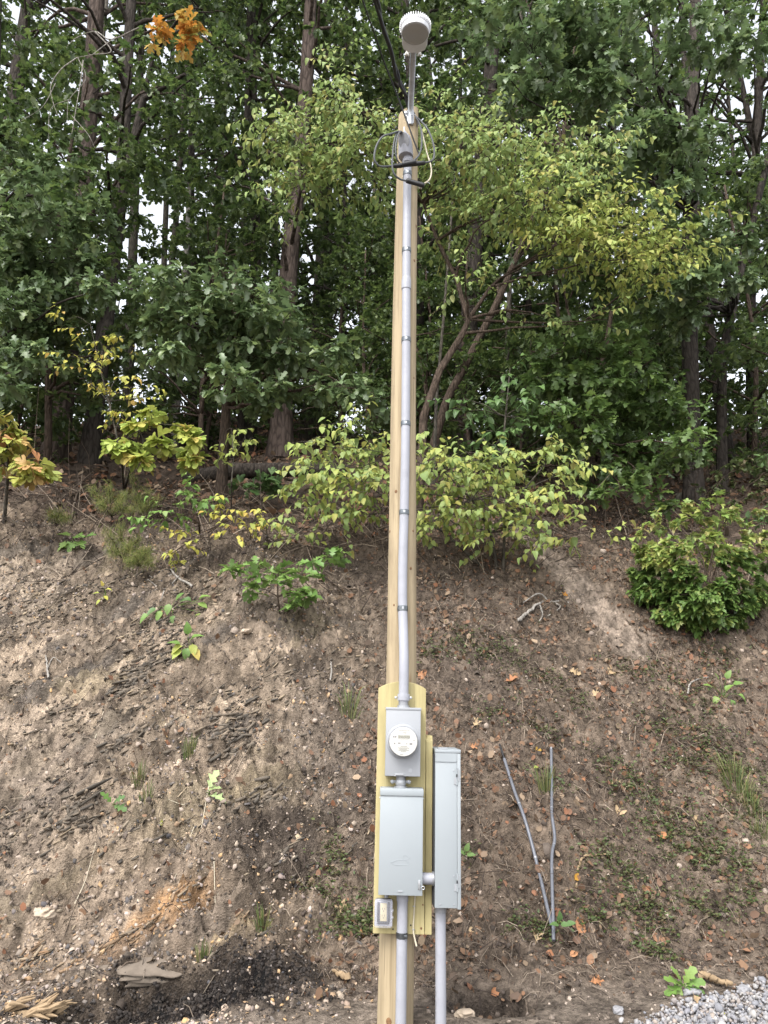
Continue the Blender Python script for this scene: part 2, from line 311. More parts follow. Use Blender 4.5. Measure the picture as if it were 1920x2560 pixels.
M['gravel'] = mat_chips('gravel', [(0.19, 0.19, 0.205), (0.27, 0.265, 0.27), (0.14, 0.143, 0.16), (0.32, 0.305, 0.29), (0.21, 0.205, 0.215), (0.28, 0.235, 0.20), (0.16, 0.16, 0.18), (0.38, 0.36, 0.34)])
M['rust'] = mat_chips('rusty_shale', [(0.21, 0.13, 0.075), (0.23, 0.155, 0.095), (0.18, 0.125, 0.08), (0.23, 0.18, 0.125), (0.15, 0.12, 0.09)])
M['ledge'] = mat_chips('shale_plate', [(0.108, 0.088, 0.066), (0.072, 0.061, 0.049), (0.21, 0.17, 0.125), (0.054, 0.048, 0.04), (0.094, 0.078, 0.061), (0.338, 0.267, 0.182), (0.065, 0.058, 0.05)])
M['darkledge'] = mat_chips('dark_shale_plate', [(0.11, 0.092, 0.072), (0.08, 0.07, 0.058), (0.15, 0.122, 0.092), (0.062, 0.055, 0.047), (0.19, 0.15, 0.11)])
M['rock'] = mat_plain('weathered_rock', (0.15, 0.14, 0.115), 0.95, 0, 0.35, 7, bmp=0.6, spec=0.2)
M['slab'] = mat_plain('packed_soil', (0.14, 0.115, 0.092), 0.95, 0, 0.2, 14, bmp=0.4, spec=0.15)
M['pulp'] = mat_plain('splintered_wood', (0.24, 0.172, 0.105), 0.85, 0, 0.3, 18, (1, 1, 0.2), bmp=0.5, spec=0.2)

def mat_ground():
    m = bpy.data.materials.new('ground'); t, b, o = nodes(m)
    at_ = N(t, 'ShaderNodeVertexColor'); at_.layer_name = 'Col'
    tc = N(t, 'ShaderNodeTexCoord')
    n1 = N(t, 'ShaderNodeTexNoise', Scale=22.0, Detail=9.0, Roughness=0.72); t.links.new(tc.outputs['Object'], n1.inputs['Vector'])
    mr = N(t, 'ShaderNodeMapRange'); mr.inputs[1].default_value = 0.25; mr.inputs[2].default_value = 0.75; mr.inputs[3].default_value = 0.35; mr.inputs[4].default_value = 1.7; t.links.new(n1.outputs[0], mr.inputs[0])
    vm = N(t, 'ShaderNodeVectorMath', operation='SCALE'); t.links.new(at_.outputs[0], vm.inputs[0]); t.links.new(mr.outputs[0], vm.inputs['Scale'])
    vo = N(t, 'ShaderNodeTexVoronoi', Scale=75.0, Randomness=1.0); t.links.new(tc.outputs['Object'], vo.inputs['Vector'])
    sp = ramp(t, vo.outputs['Color'], [(0.55, (0, 0, 0)), (0.9, (1, 1, 1))])
    c = mix(t, vm.outputs[0], (0.22, 0.175, 0.14), sp.outputs[0], 'MIX')
    hh = t.nodes.new('ShaderNodeMix'); hh.data_type = 'RGBA'; hh.inputs[0].default_value = 0.28
    t.links.new(vm.outputs[0], hh.inputs[6]); t.links.new(c, hh.inputs[7])
    t.links.new(hh.outputs[2], b.inputs['Base Color'])
    b.inputs['Roughness'].default_value = 0.97; b.inputs['Specular IOR Level'].default_value = 0.12
    ad = N(t, 'ShaderNodeMath', operation='MULTIPLY_ADD'); t.links.new(vo.outputs['Distance'], ad.inputs[0]); ad.inputs[1].default_value = 0.25; t.links.new(n1.outputs[0], ad.inputs[2])
    bump(t, b, ad.outputs[0], 1.0, 0.04)
    return m
M['ground'] = mat_ground()

# ------------------------------------------------------------------ object helpers
def prop(o, label=None, cat=None, group=None, kind=None):
    if label: o['label'] = label
    if cat: o['category'] = cat
    if group: o['group'] = group
    if kind: o['kind'] = kind
    return o
def empty(name, loc, label, cat, group=None, rot=(0, 0, 0)):
    o = bpy.data.objects.new(name, None); COL.objects.link(o); o.location = loc; o.rotation_euler = rot
    o.empty_display_size = 0.1
    return prop(o, label, cat, group)
def link_mesh(name, me, mat, parent=None, smooth=False):
    if mat is not None and not me.materials: me.materials.append(mat)
    if smooth: me.polygons.foreach_set('use_smooth', np.ones(len(me.polygons), bool))
    o = bpy.data.objects.new(name, me); COL.objects.link(o)
    if parent is not None: o.parent = parent
    return o
def np_mesh(name, verts, faces):
    """faces: list of (n,k) int arrays"""
    me = bpy.data.meshes.new(name)
    verts = np.asarray(verts, np.float32); me.vertices.add(len(verts)); me.vertices.foreach_set('co', verts.ravel())
    faces = [f for f in faces if len(f)]
    nl = sum(f.size for f in faces); nf = sum(len(f) for f in faces)
    me.loops.add(nl); me.polygons.add(nf)
    me.loops.foreach_set('vertex_index', np.concatenate([f.ravel() for f in faces]).astype(np.int32))
    tot = np.concatenate([np.full(len(f), f.shape[1], np.int32) for f in faces])
    st = np.concatenate([[0], np.cumsum(tot)[:-1]]).astype(np.int32)
    me.polygons.foreach_set('loop_start', st); me.polygons.foreach_set('loop_total', tot)
    me.update(calc_edges=True); return me
class MB:
    """collects boxes, tubes and lathes into one mesh"""
    def __init__(s): s.v, s.f, s.n = [], [], 0
    def add(s, v, faces):
        v = [tuple(p) for p in v]; s.v += v
        for f in faces: s.f.append([i + s.n for i in f])
        s.n += len(v); return s
    def box(s, lo, hi, bev=0.0):
        if bev <= 0:
            x0, y0, z0 = lo; x1, y1, z1 = hi
            v = [(x0, y0, z0), (x1, y0, z0), (x1, y1, z0), (x0, y1, z0), (x0, y0, z1), (x1, y0, z1), (x1, y1, z1), (x0, y1, z1)]
            return s.add(v, [(0, 3, 2, 1), (4, 5, 6, 7), (0, 1, 5, 4), (1, 2, 6, 5), (2, 3, 7, 6), (3, 0, 4, 7)])
        bm = bmesh.new(); bmesh.ops.create_cube(bm, size=1)
        for v in bm.verts: v.co = Vector(((lo[0] + hi[0]) / 2 + v.co.x * (hi[0] - lo[0]), (lo[1] + hi[1]) / 2 + v.co.y * (hi[1] - lo[1]), (lo[2] + hi[2]) / 2 + v.co.z * (hi[2] - lo[2])))
        bmesh.ops.bevel(bm, geom=bm.edges[:], offset=bev, segments=2, affect='EDGES', profile=0.5)
        bm.verts.index_update(); s.add([v.co[:] for v in bm.verts], [[v.index for v in f.verts] for f in bm.faces]); bm.free(); return s
    def tube(s, pts, rad, n=10, cap=True, flat=None):
        pts = [Vector(p) for p in pts]; m = len(pts)
        if not hasattr(rad, '__len__'): rad = [rad] * m
        ref = Vector((0, 0, 1)) if abs((pts[-1] - pts[0]).normalized().z) < 0.9 else Vector((1, 0, 0))
        vs, fs = [], []
        for i, p in enumerate(pts):
            d = (pts[min(i + 1, m - 1)] - pts[max(i - 1, 0)]).normalized()
            a = d.cross(ref)
            if a.length < 1e-4: a = d.cross(Vector((0, 1, 0)))
            a.normalize(); b = d.cross(a).normalized(); ref = a.cross(d).normalized()
            for k in range(n):
                t = 2 * math.pi * k / n; vs.append(p + (a * math.cos(t) + b * math.sin(t)) * rad[i])
        for i in range(m - 1):
            for k in range(n):
                k2 = (k + 1) % n; fs.append((i * n + k, i * n + k2, (i + 1) * n + k2, (i + 1) * n + k))
        if cap: fs.append(tuple(range(n))[::-1]); fs.append(tuple((m - 1) * n + k for k in range(n)))
        return s.add(vs, fs)
    def lathe(s, prof, axis='z', c=(0, 0, 0), n=32, close=False):
        """prof: (radius, height) pairs"""
        vs, fs = [], []; m = len(prof)
        for r, h in prof:
            for k in range(n):
                t = 2 * math.pi * k / n; p = (r * math.cos(t), r * math.sin(t), h)
                if axis == 'y': p = (p[0], -p[2], p[1])
                if axis == 'x': p = (p[2], p[0], p[1])
                vs.append((p[0] + c[0], p[1] + c[1], p[2] + c[2]))
        for i in range(m - 1):
            for k in range(n):
                k2 = (k + 1) % n; fs.append((i * n + k, i * n + k2, (i + 1) * n + k2, (i + 1) * n + k))
        fs.append(tuple(range(n))[::-1]); fs.append(tuple((m - 1) * n + k for k in range(n)))
        return s.add(vs, fs)
    def prism(s, outline, y0, y1):
        """outline in x,z, extruded along y"""
        n = len(outline); vs = [(x, y0, z) for x, z in outline] + [(x, y1, z) for x, z in outline]
        fs = [tuple(range(n)), tuple(range(2 * n - 1, n - 1, -1))] + [(i, n + i, n + (i + 1) % n, (i + 1) % n) for i in range(n)]
        return s.add(vs, fs)
    def build(s, name, mat, parent=None, smooth=False, angle=None):
        me = bpy.data.meshes.new(name); me.from_pydata(s.v, [], s.f); me.update()
        bm = bmesh.new(); bm.from_mesh(me); bmesh.ops.recalc_face_normals(bm, faces=bm.faces); bm.to_mesh(me); bm.free()
        o = link_mesh(name, me, mat, parent)
        if smooth:
            me.polygons.foreach_set('use_smooth', np.ones(len(me.polygons), bool))
            me.set_sharp_from_angle(angle=math.radians(angle or 40))
        return o
def bez(pts, n=24):
    """smooth curve through points (Catmull-Rom)"""
    P = [Vector(p) for p in pts]; P = [P[0] * 2 - P[1]] + P + [P[-1] * 2 - P[-2]]
    out = []; seg = len(P) - 3
    for i in range(seg):
        p0, p1, p2, p3 = P[i:i + 4]; k = max(2, n // seg)
        for j in range(k):
            t = j / k
            out.append(0.5 * ((2 * p1) + (p2 - p0) * t + (2 * p0 - 5 * p1 + 4 * p2 - p3) * t * t + (3 * p1 - p0 - 3 * p2 + p3) * t ** 3))
    out.append(P[-2]); return out
def lerp_r(r0, r1, n): return [r0 + (r1 - r0) * i / (n - 1) for i in range(n)]

# ------------------------------------------------------------------ ground sheet
def graded(fine0, fine1, step, far0, far1, grow=1.16):
    a = list(np.arange(fine0, fine1 + step, step)); s = step
    while a[-1] < far1: s *= grow; a.append(a[-1] + s)
    s = step; b = []
    c = fine0
    while c > far0: s *= grow; c -= s; b.append(c)
    return np.array(b[::-1] + a)
gx = graded(-4.1, 4.2, 0.0185, -220, 220)
gy = graded(4.55, 9.3, 0.0152, -120, 320)
XX, YY = np.meshgrid(gx, gy); zf = zfull(XX, YY)
ny, nx = XX.shape
verts = np.stack([XX, YY, zf], -1).reshape(-1, 3)
i = np.arange(ny - 1)[:, None] * nx + np.arange(nx - 1)[None, :]
quads = np.stack([i, i + 1, i + nx + 1, i + nx], -1).reshape(-1, 4)
def ground_colour(x, y):
    """soil colours: shale bank, brown litter soil, pale trodden soil, dug dark soil, rusty rock bands"""
    q = y * QF
    def lay(c, col, m): return c + (np.array(col) - c) * m[..., None]
    c = np.zeros(x.shape + (3,)) + np.array((0.196, 0.150, 0.113))
    n1 = fbm(x * 1.6, q * 1.6, 201, 4); n2 = fbm(x * 6, q * 6, 205, 4)
    c = c * (1 + 0.35 * n1 + 0.3 * n2)[..., None]
    left = 1 - sstep(-0.9, 0.4, x + 0.5 * fbm(x * 0.8, q * 0.8, 91, 2))
    bank = sstep(-0.2, 0.3, y - toe(x)) * (1 - sstep(-0.2, 0.5, y - lip(x)))
    a = math.radians(33); ca, sa = math.cos(a), math.sin(a)
    p_, w_ = x * ca + q * sa, -x * sa + q * ca
    st = fbm(p_ * 0.55, w_ * 5.5, 211, 4); st2 = fbm(p_ * 1.3, w_ * 19, 213, 3)
    sh = np.array((0.31, 0.243, 0.18)) * np.clip(1 + 1.15 * st + 0.7 * st2, 0.25, 2.2)[..., None]
    c = c + (sh - c) * (left * bank)[..., None]
    c = lay(c, (0.13, 0.115, 0.10), left * bank * sstep(0.15, 0.5, fbm(p_ * 0.9, w_ * 4, 217, 3)) * 0.8)
    c = lay(c, (0.33, 0.265, 0.175), left * bank * sstep(0.2, 0.6, fbm(p_ * 1.1, w_ * 5, 223, 3)) * 0.7)
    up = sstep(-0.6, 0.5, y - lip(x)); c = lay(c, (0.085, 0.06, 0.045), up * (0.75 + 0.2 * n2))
    def B(vx, vy, rx, rq, ang=0, soft=0.45, wob=0.5, seed=5):
        g = G(vx, vy); k = mpp(g); return blob(x, y, g, rx * k, rq * k / 0.82, ang, soft, wob, seed)
    c = lay(c, (0.36, 0.29, 0.22), B(55, 1270, 110, 100, 0, 0.6) * 0.8)
    c = lay(c, (0.36, 0.29, 0.235), B(60, 1700, 130, 170, 0.3, 0.6, 0.7) * 0.55)
    c = lay(c, (0.37, 0.285, 0.215), B(230, 1960, 280, 110, 0.2, 0.7, 0.9, 8) * 0.55)
    c = lay(c, (0.085, 0.068, 0.055), B(590, 1820, 125, 75, 0.35, 0.35, 0.5, 9) * 0.9)
    c = lay(c, (0.12, 0.10, 0.085), B(720, 1600, 110, 170, 0.1, 0.7) * 0.6)
    c = lay(c, (0.46, 0.27, 0.135), B(285, 2000, 165, 24, 0.62, 0.35, 0.8, 12) * 0.9)
    c = lay(c, (0.46, 0.35, 0.22), B(520, 1990, 65, 18, 0.62, 0.3, 0.6, 13) * 0.8)
    c = lay(c, (0.13, 0.13, 0.125), B(300, 2020, 110, 22, 0.62, 0.4, 0.6, 14) * 0.5)
    c = lay(c, (0.115, 0.09, 0.072), B(800, 1230, 260, 130, 0, 0.7) * 0.7)
    c = lay(c, (0.15, 0.125, 0.115), B(560, 1320, 80, 70, 0, 0.7) * 0.4)
    c = lay(c, (0.40, 0.32, 0.255), trail_mask(x, y) * 0.95)
    c = lay(c, (0.34, 0.27, 0.20), B(1640, 1790, 80, 60, 0, 0.6) * 0.8)
    c = lay(c, (0.28, 0.22, 0.165), B(1510, 1700, 60, 35, 0, 0.7) * 0.6)
    c = lay(c, (0.125, 0.10, 0.082), B(1010, 1420, 120, 130, 0, 0.7) * 0.5)
    flat = 1 - sstep(-0.5, 0.1, y - toe(x))
    c = lay(c, (0.26, 0.215, 0.175), flat * 0.75)
    c = lay(c, (0.36, 0.35, 0.35), flat * sstep(0.0, 0.2, np.interp(x, (0.6, 1.2, 1.6, 1.95, 2.7, 4.0), (4.3, 4.72, 4.98, 5.2, 5.6, 6.1)) - y) * sstep(0.5, 0.9, x) * 0.8)
    c = lay(c, (0.022, 0.018, 0.0155), blob(x, y, (PIT[0], PIT[1]), 0.62, 0.38, 0.12, 0.3, 0.7, 15))
    c = lay(c, (0.020, 0.0165, 0.0145), blob(x, y, HEAP, 0.42, 0.30, 0.2, 0.5, 0.9, 19) * 0.95)
    c = lay(c, (0.07, 0.055, 0.045), blob(x, y, (0.62, 5.08), 0.26, 0.24, 0.3, 0.4, 0.5, 23) * 0.9)
    c = c * (0.63 * (1 + 0.75 * fbm(x * 11, q * 11, 231, 4) + 0.55 * fbm(x * 34, q * 34, 239, 2)))[..., None]
    return np.clip(c, 0.010, 0.6)
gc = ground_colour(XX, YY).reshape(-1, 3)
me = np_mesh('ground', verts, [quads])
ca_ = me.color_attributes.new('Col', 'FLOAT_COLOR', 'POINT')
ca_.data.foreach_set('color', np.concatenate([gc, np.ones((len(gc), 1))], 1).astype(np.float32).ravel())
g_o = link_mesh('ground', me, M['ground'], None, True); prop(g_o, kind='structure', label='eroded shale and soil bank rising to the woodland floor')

# ------------------------------------------------------------------ leaf shapes (length 1 along +y, face +z)
def strip_leaf(half, fold=0.25, curl=0.25, twist=0.0):
    m = len(half); ys = [p[1] for p in half]; vs = []
    for x, y in half: vs += [(-x, y), (0, y), (x, y)]
    out = [(x, y, fold * abs(x) - curl * (y - 0.25) ** 2 + twist * x * y) for x, y in vs]
    fs = []
    for k in range(m - 1):
        a, b = 3 * k, 3 * k + 3; fs += [(a, a + 1, b + 1, b), (a + 1, a + 2, b + 2, b + 1)]
    # collapsed tips are narrow slivers, fine
    return np.array(out), [np.array(fs)]
def fan_leaf(outline, centre, fold=0.2, curl=0.25, twist=0.0):
    o = list(outline) + [(-x, y) for x, y in outline[::-1][1:-1]]
    vs = [centre] + o; n = len(o)
    v3 = np.array([(x, y, fold * abs(x) - curl * (y - 0.25) ** 2 + twist * x * y) for x, y in vs])
    fs = np.array([(0, 1 + k, 1 + (k + 1) % n) for k in range(n)])
    return v3, [fs]
def mk(half, kind='strip', n=3, centre=(0, 0.45)):
    out = []
    for k in range(n):
        f, c, tw = 0.12 + 0.2 * k, 0.12 + 0.28 * ((k * 2 + 1) % n), (-0.25 + 0.25 * k)
        out.append(strip_leaf(half, f, c, tw) if kind == 'strip' else fan_leaf(half, centre, f, c, tw))
    return out
LEAF = {
 'oak': mk([(0.009, 0), (0.015, 0.16), (0.26, 0.36), (0.08, 0.44), (0.36, 0.66), (0.12, 0.71), (0.19, 0.88), (0.01, 1.0)]),
 'whiteoak': mk([(0.009, 0), (0.02, 0.14), (0.19, 0.36), (0.10, 0.45), (0.29, 0.64), (0.16, 0.73), (0.19, 0.92), (0.03, 1.0)]),
 'ovate': mk([(0.006, 0), (0.008, 0.1), (0.24, 0.24), (0.31, 0.42), (0.20, 0.75), (0.01, 1.0)]),
 'maple': mk([(0, 0.0), (0.03, 0.22), (0.30, 0.12), (0.26, 0.27), (0.52, 0.52), (0.33, 0.52), (0.36, 0.66), (0.16, 0.60), (0.17, 0.80), (0, 1.0)], 'fan', 3, (0, 0.42)),
 'sass': mk([(0, 0.0), (0.02, 0.15), (0.17, 0.32), (0.40, 0.58), (0.44, 0.74), (0.34, 0.80), (0.17, 0.62), (0.21, 0.84), (0.13, 0.95), (0, 1.0)], 'fan', 3, (0, 0.5)),
 'lobe': mk([(0, 0.0), (0.12, 0.24), (0.07, 0.32), (0.30, 0.48), (0.13, 0.58), (0.24, 0.82), (0, 1.0)], 'fan', 2, (0, 0.5)),
 'far': [(np.array([(0, 0, 0), (0.3, 0.3, 0.06), (0.2, 0.72, 0.02), (0, 1, -0.12), (-0.2, 0.72, 0.02), (-0.3, 0.3, 0.06)]), [np.array([(0, 1, 2, 3), (0, 3, 4, 5)])])],
 'frag': [(np.array([(0, 0, 0), (0.35, 0.2, 0.22), (0.3, 0.75, 0.15), (0, 1, 0.3), (-0.32, 0.7, 0.2), (-0.3, 0.25, 0.1)]), [np.array([(0, 1, 2, 3), (0, 3, 4, 5)])])],
 'small': mk([(0.01, 0), (0.26, 0.3), (0.24, 0.65), (0.01, 1.0)]),
}
def unit(a): return a / np.maximum(np.linalg.norm(a, axis=-1, keepdims=True), 1e-9)
def frames(d, n):
    d = unit(d); x = unit(np.cross(d, n)); z = np.cross(x, d); return np.stack([x, d, z], -1)      # columns
def leaf_mesh(name, L, templ):
    """L: dict pos, dir, nrm, size -> one mesh with every leaf an island"""
    vs, fs, off = [], [], 0; T = LEAF[templ] if isinstance(templ, str) else templ
    R = frames(L['dir'], L['nrm']) * L['size'][:, None, None]; which = np.arange(len(L['pos'])) % len(T)
    for k, (tv, tf) in enumerate(T):
        m = which == k
        if not m.any(): continue
        v = np.einsum('nij,vj->nvi', R[m], tv) + L['pos'][m][:, None]
        n, nv = v.shape[:2]
        for f in tf: fs.append((f[None] + (np.arange(n) * nv)[:, None, None] + off).reshape(-1, f.shape[1]))
        vs.append(v.reshape(-1, 3)); off += n * nv
    return np_mesh(name, np.concatenate(vs), fs)
SHARED = {}
def shared_leaf(templ, k, matname):
    key = (templ, k, matname)
    if key not in SHARED:
        v, f = LEAF[templ][k]; me = np_mesh('leaf', v, f); me.materials.append(M[matname]); SHARED[key] = me
    return SHARED[key]
def cat_L(Ls):
    return {k: np.concatenate([l[k] for l in Ls]) for k in Ls[0]}
def sub_L(L, m): return {k: v[m] for k, v in L.items()}
def sphere(n, p=2.2):
    d = unit(rng.normal(size=(n, 3))); return d * (rng.random((n, 1)) ** (1 / p))
def rosettes(c, R, ntw, nl, size, droop=0.3, spread=1.0, flat=0.5):
    """oak-like: leaves crowd at the twig ends"""
    c, R = np.array(c, float), np.array(R, float)
    tip = c + sphere(ntw) * R; st = c + (tip - c) * rng.uniform(0.05, 0.4, (ntw, 1)) + rng.normal(size=(ntw, 3)) * R * 0.12
    d = unit(tip - st + np.array((0, -0.02, 0.05)))
    nn = rng.integers(max(2, nl - 2), nl + 3, ntw); idx = np.repeat(np.arange(ntw), nn); n = len(idx)
    base = tip[idx] - d[idx] * (rng.random((n, 1)) * 0.12 * np.minimum(1, R.max()))
    rd = rng.normal(size=(n, 3)); rd[:, 2] *= flat; rd = unit(rd)
    dr = unit(d[idx] * 0.55 + rd * spread + np.array((0, 0, -droop)))
    nr = unit(np.array((0, -0.15, 1.0)) + rng.normal(size=(n, 3)) * 0.38 + d[idx] * 0.2)
    L = dict(pos=base, dir=dr, nrm=nr, size=size * rng.uniform(0.6, 1.2, n))
    return L, (st, tip)
def alternate(c, R, ntw, nl, size, droop=0.6, length=0.4, flat=0.35):
    """dogwood/beech-like: leaves along slender level twigs"""
    c, R = np.array(c, float), np.array(R, float)
    st = c + sphere(ntw) * R * 0.85
    out = unit((st - c) / R + rng.normal(size=(ntw, 3)) * 0.6); out[:, 2] *= flat; out = unit(out)
    tip = st + out * length * rng.uniform(0.5, 1.2, (ntw, 1)); tip[:, 2] -= 0.1 * length
    idx = np.repeat(np.arange(ntw), nl); n = len(idx); t = np.tile(np.linspace(0.15, 1.0, nl), ntw)[:, None]
    pos = st[idx] + (tip - st)[idx] * t
    side = unit(np.cross(out, np.array((0, 0, 1.0))))[idx] * np.where(np.arange(n) % 2, 1, -1)[:, None]
    dr = unit(out[idx] * 0.5 + side * 0.75 + np.array((0, 0, -droop)) + rng.normal(size=(n, 3)) * 0.25)
    nr = unit(np.array((0, -0.35, 1.0)) + rng.normal(size=(n, 3)) * 0.3)
    L = dict(pos=pos, dir=dr, nrm=nr, size=size * rng.uniform(0.6, 1.15, n))
    return L, (st, tip)
def twig_mesh(name, segs, r0=0.006, r1=0.002):
    """thin three-sided twigs with a slight sag"""
    st = np.concatenate([s[0] for s in segs]); tp = np.concatenate([s[1] for s in segs]); n = len(st)
    mid = (st + tp) / 2 + rng.normal(size=(n, 3)) * 0.03 * np.linalg.norm(tp - st, axis=1, keepdims=True) + np.array((0, 0, 0.02))
    d = unit(tp - st); a = unit(np.cross(d, np.array((0.3, 0.2, 1.0)))); b = np.cross(d, a)
    rings = []
    for c, r in ((st, r0), (mid, (r0 + r1) / 2), (tp, r1)):
        for k in range(3):
            t = 2 * math.pi * k / 3; rings.append(c + (a * math.cos(t) + b * math.sin(t)) * r)
    v = np.stack(rings, 1); f = []
    for i_ in range(2):
        for k in range(3): f.append((i_ * 3 + k, i_ * 3 + (k + 1) % 3, (i_ + 1) * 3 + (k + 1) % 3, (i_ + 1) * 3 + k))
    f = np.array(f); fs = (f[None] + (np.arange(n) * 9)[:, None, None]).reshape(-1, 4)
    return np_mesh(name, v.reshape(-1, 3), [fs])
def put_leaves(root, L, templ, matname, n_ind=300, name='leaf', rest='foliage'):
    """the n_ind leaves that show largest become parts; the rest stay one part"""
    org = np.array(root.location); vx, vy, dep = project(L['pos'])
    inside = (vx > -20) & (vx < 1680) & (vy > -20) & (vy < 2230) & (dep > 0.5)
    score = np.where(inside, L['size'] / dep, 0); order = np.argsort(-score); k_ind = order[:n_ind]; k_ind = k_ind[score[k_ind] > 0]
    ind = np.zeros(len(score), bool); ind[k_ind] = True
    R = frames(L['dir'], L['nrm']); nT = len(LEAF[templ])
    for j in k_ind:
        o = bpy.data.objects.new(name, shared_leaf(templ, int(j) % nT, matname)); COL.objects.link(o); o.parent = root
        m = Matrix(np.round(R[j] * L['size'][j], 6).tolist()).to_4x4(); m.translation = Vector(L['pos'][j] - org)
        o.matrix_basis = m
    if (~ind).any():
        Lr = sub_L(L, ~ind); Lr = dict(Lr); Lr['pos'] = Lr['pos'] - org
        o = link_mesh(rest, leaf_mesh(rest, Lr, templ), M[matname], root); prop(o, kind='stuff')
def stems_part(root, polys, matname, name='trunk', sides=8):
    mb = MB(); org = Vector(root.location)
    for pts, r in polys: mb.tube([Vector(p) - org for p in pts], r, sides)
    return mb.build(name, M[matname], root, True, 60)
def limb(a, b, sag=0.0, n=8, wob=0.06):
    a, b = Vector(a), Vector(b); L_ = (b - a).length; out = []
    off = Vector(rng.normal(size=3) * wob * L_)
    for i_ in range(n + 1):
        t = i_ / n; p = a.lerp(b, t) + off * math.sin(math.pi * t) + Vector((0, 0, -sag * L_ * math.sin(math.pi * t)))
        p += Vector(rng.normal(size=3) * 0.012 * L_) if 0 < i_ < n else Vector()
        out.append(p)
    return out
def trunk_line(view_pts, wpx0, wpx1, Y=None, extra=3.0):
    """trunk seen through these view pixels, standing on the ground at the first"""
    if Y is None: g = G(*view_pts[0]); Y = g.y
    pts = [V(x, y, Y) for x, y in view_pts]
    x0 = pts[0].x; pts[0] = Vector((x0, Y, gz(x0, Y) - 0.15))
    d = (pts[-1] - pts[-2]).normalized(); pts.append(pts[-1] + d * extra)
    cur = bez(pts, 20); k = mpp(pts[len(pts) // 2]); n = len(cur)
    rad = lerp_r(wpx0 * k / 2, wpx1 * k / 2, n); rad[0] *= 1.45; rad[1] *= 1.12
    return cur, rad
def plant(name, label, cat, group, base, trunks, bark, parts, twigr=(0.006, 0.002), n_ind=300):
    """parts: list of (template, material, leaves, twig segments)"""
    root = empty(name, base, label, cat, group)
    if trunks: stems_part(root, trunks, bark, 'trunk')
    segs = [s for p in parts for s in p[3]]
    if segs:
        org = np.array(root.location); sg = [(s[0] - org, s[1] - org) for s in segs]
        o = link_mesh('twigs', twig_mesh('twigs', sg, *twigr), M[bark], root); prop(o, kind='stuff')
    tot = sum(len(p[2]['pos']) for p in parts)
    for templ, matname, L, _ in parts:
        put_leaves(root, L, templ, matname, int(round(n_ind * len(L['pos']) / tot)))
    return root

# ================================================================== the service pole
LEAN = math.radians(1.25); cL, sL = math.cos(LEAN), math.sin(LEAN)
def PW(x, y, z): return Vector((0.05 + x * cL + z * sL, y, -x * sL + z * cL))     # pole frame -> world
def PF(px, py, Y):                                                                  # photo pixel at distance Y -> pole frame
    p = at(px, py, Y); x = p.x - 0.05
    return (x * cL - p.z * sL, Y, x * sL + p.z * cL)
ORG = {}
def pthing(name, label, cat, O, group=None):
    r = empty(name, PW(*O), label, cat, group, (0, LEAN, 0)); ORG[r.name] = Vector(O); return r
def pb(mb, name, mat, root, smooth=False, sub=None, angle=None, label=None):
    o = mb.build(name, M[mat], None, smooth, angle); o.data.transform(Matrix.Translation(-ORG[root.name])); o.parent = sub or root
    if label: o['label'] = label
    return o
def prad(z): return 0.099 + (0.0735 - 0.099) * max(z, 0) / 5.95
def screw(mb, x, y, z, r=0.005, d=0.004, axis='y'): mb.lathe([(r, -0.002), (r, d * 0.6), (r * 0.6, d)], axis, (x, y, z), 10)

pole = pthing('utility_pole', 'tall round treated pine pole carrying meter, riser conduit and lamp', 'pole', (0.008, 4.74, 0))
mb = MB(); zs = np.concatenate([[-0.9], np.linspace(0, 5.94, 60)]); nn = 40; vs = []; fs = []
for i_, z in enumerate(zs):
    for k in range(nn):
        t = 2 * math.pi * k / nn
        r = prad(z) * (1 + 0.012 * math.sin(3 * t + z * 0.7) + 0.008 * math.sin(7 * t - z * 2.1)) + 0.0012 * float(fbm(np.array([t * 3.0]), np.array([z * 2.0]), 301, 3)[0])
        cx = 0.010 - 0.010 * max(z, 0) / 5.95 + 0.006 * math.sin(z * 1.1)
        vs.append((cx + r * math.cos(t), 4.74 + r * math.sin(t), z + (0.03 * math.cos(t) if i_ == len(zs) - 1 else 0)))
for i_ in range(len(zs) - 1):
    for k in range(nn): fs.append((i_ * nn + k, i_ * nn + (k + 1) % nn, (i_ + 1) * nn + (k + 1) % nn, (i_ + 1) * nn + k))
fs.append(tuple((len(zs) - 1) * nn + k for k in range(nn)))
mb.add(vs, fs); pb(mb, 'shaft', 'pole', pole, True, angle=60)
M['knot'] = mat_plain('knot', (0.16, 0.085, 0.04), 0.8, 0, 0.3, 60)
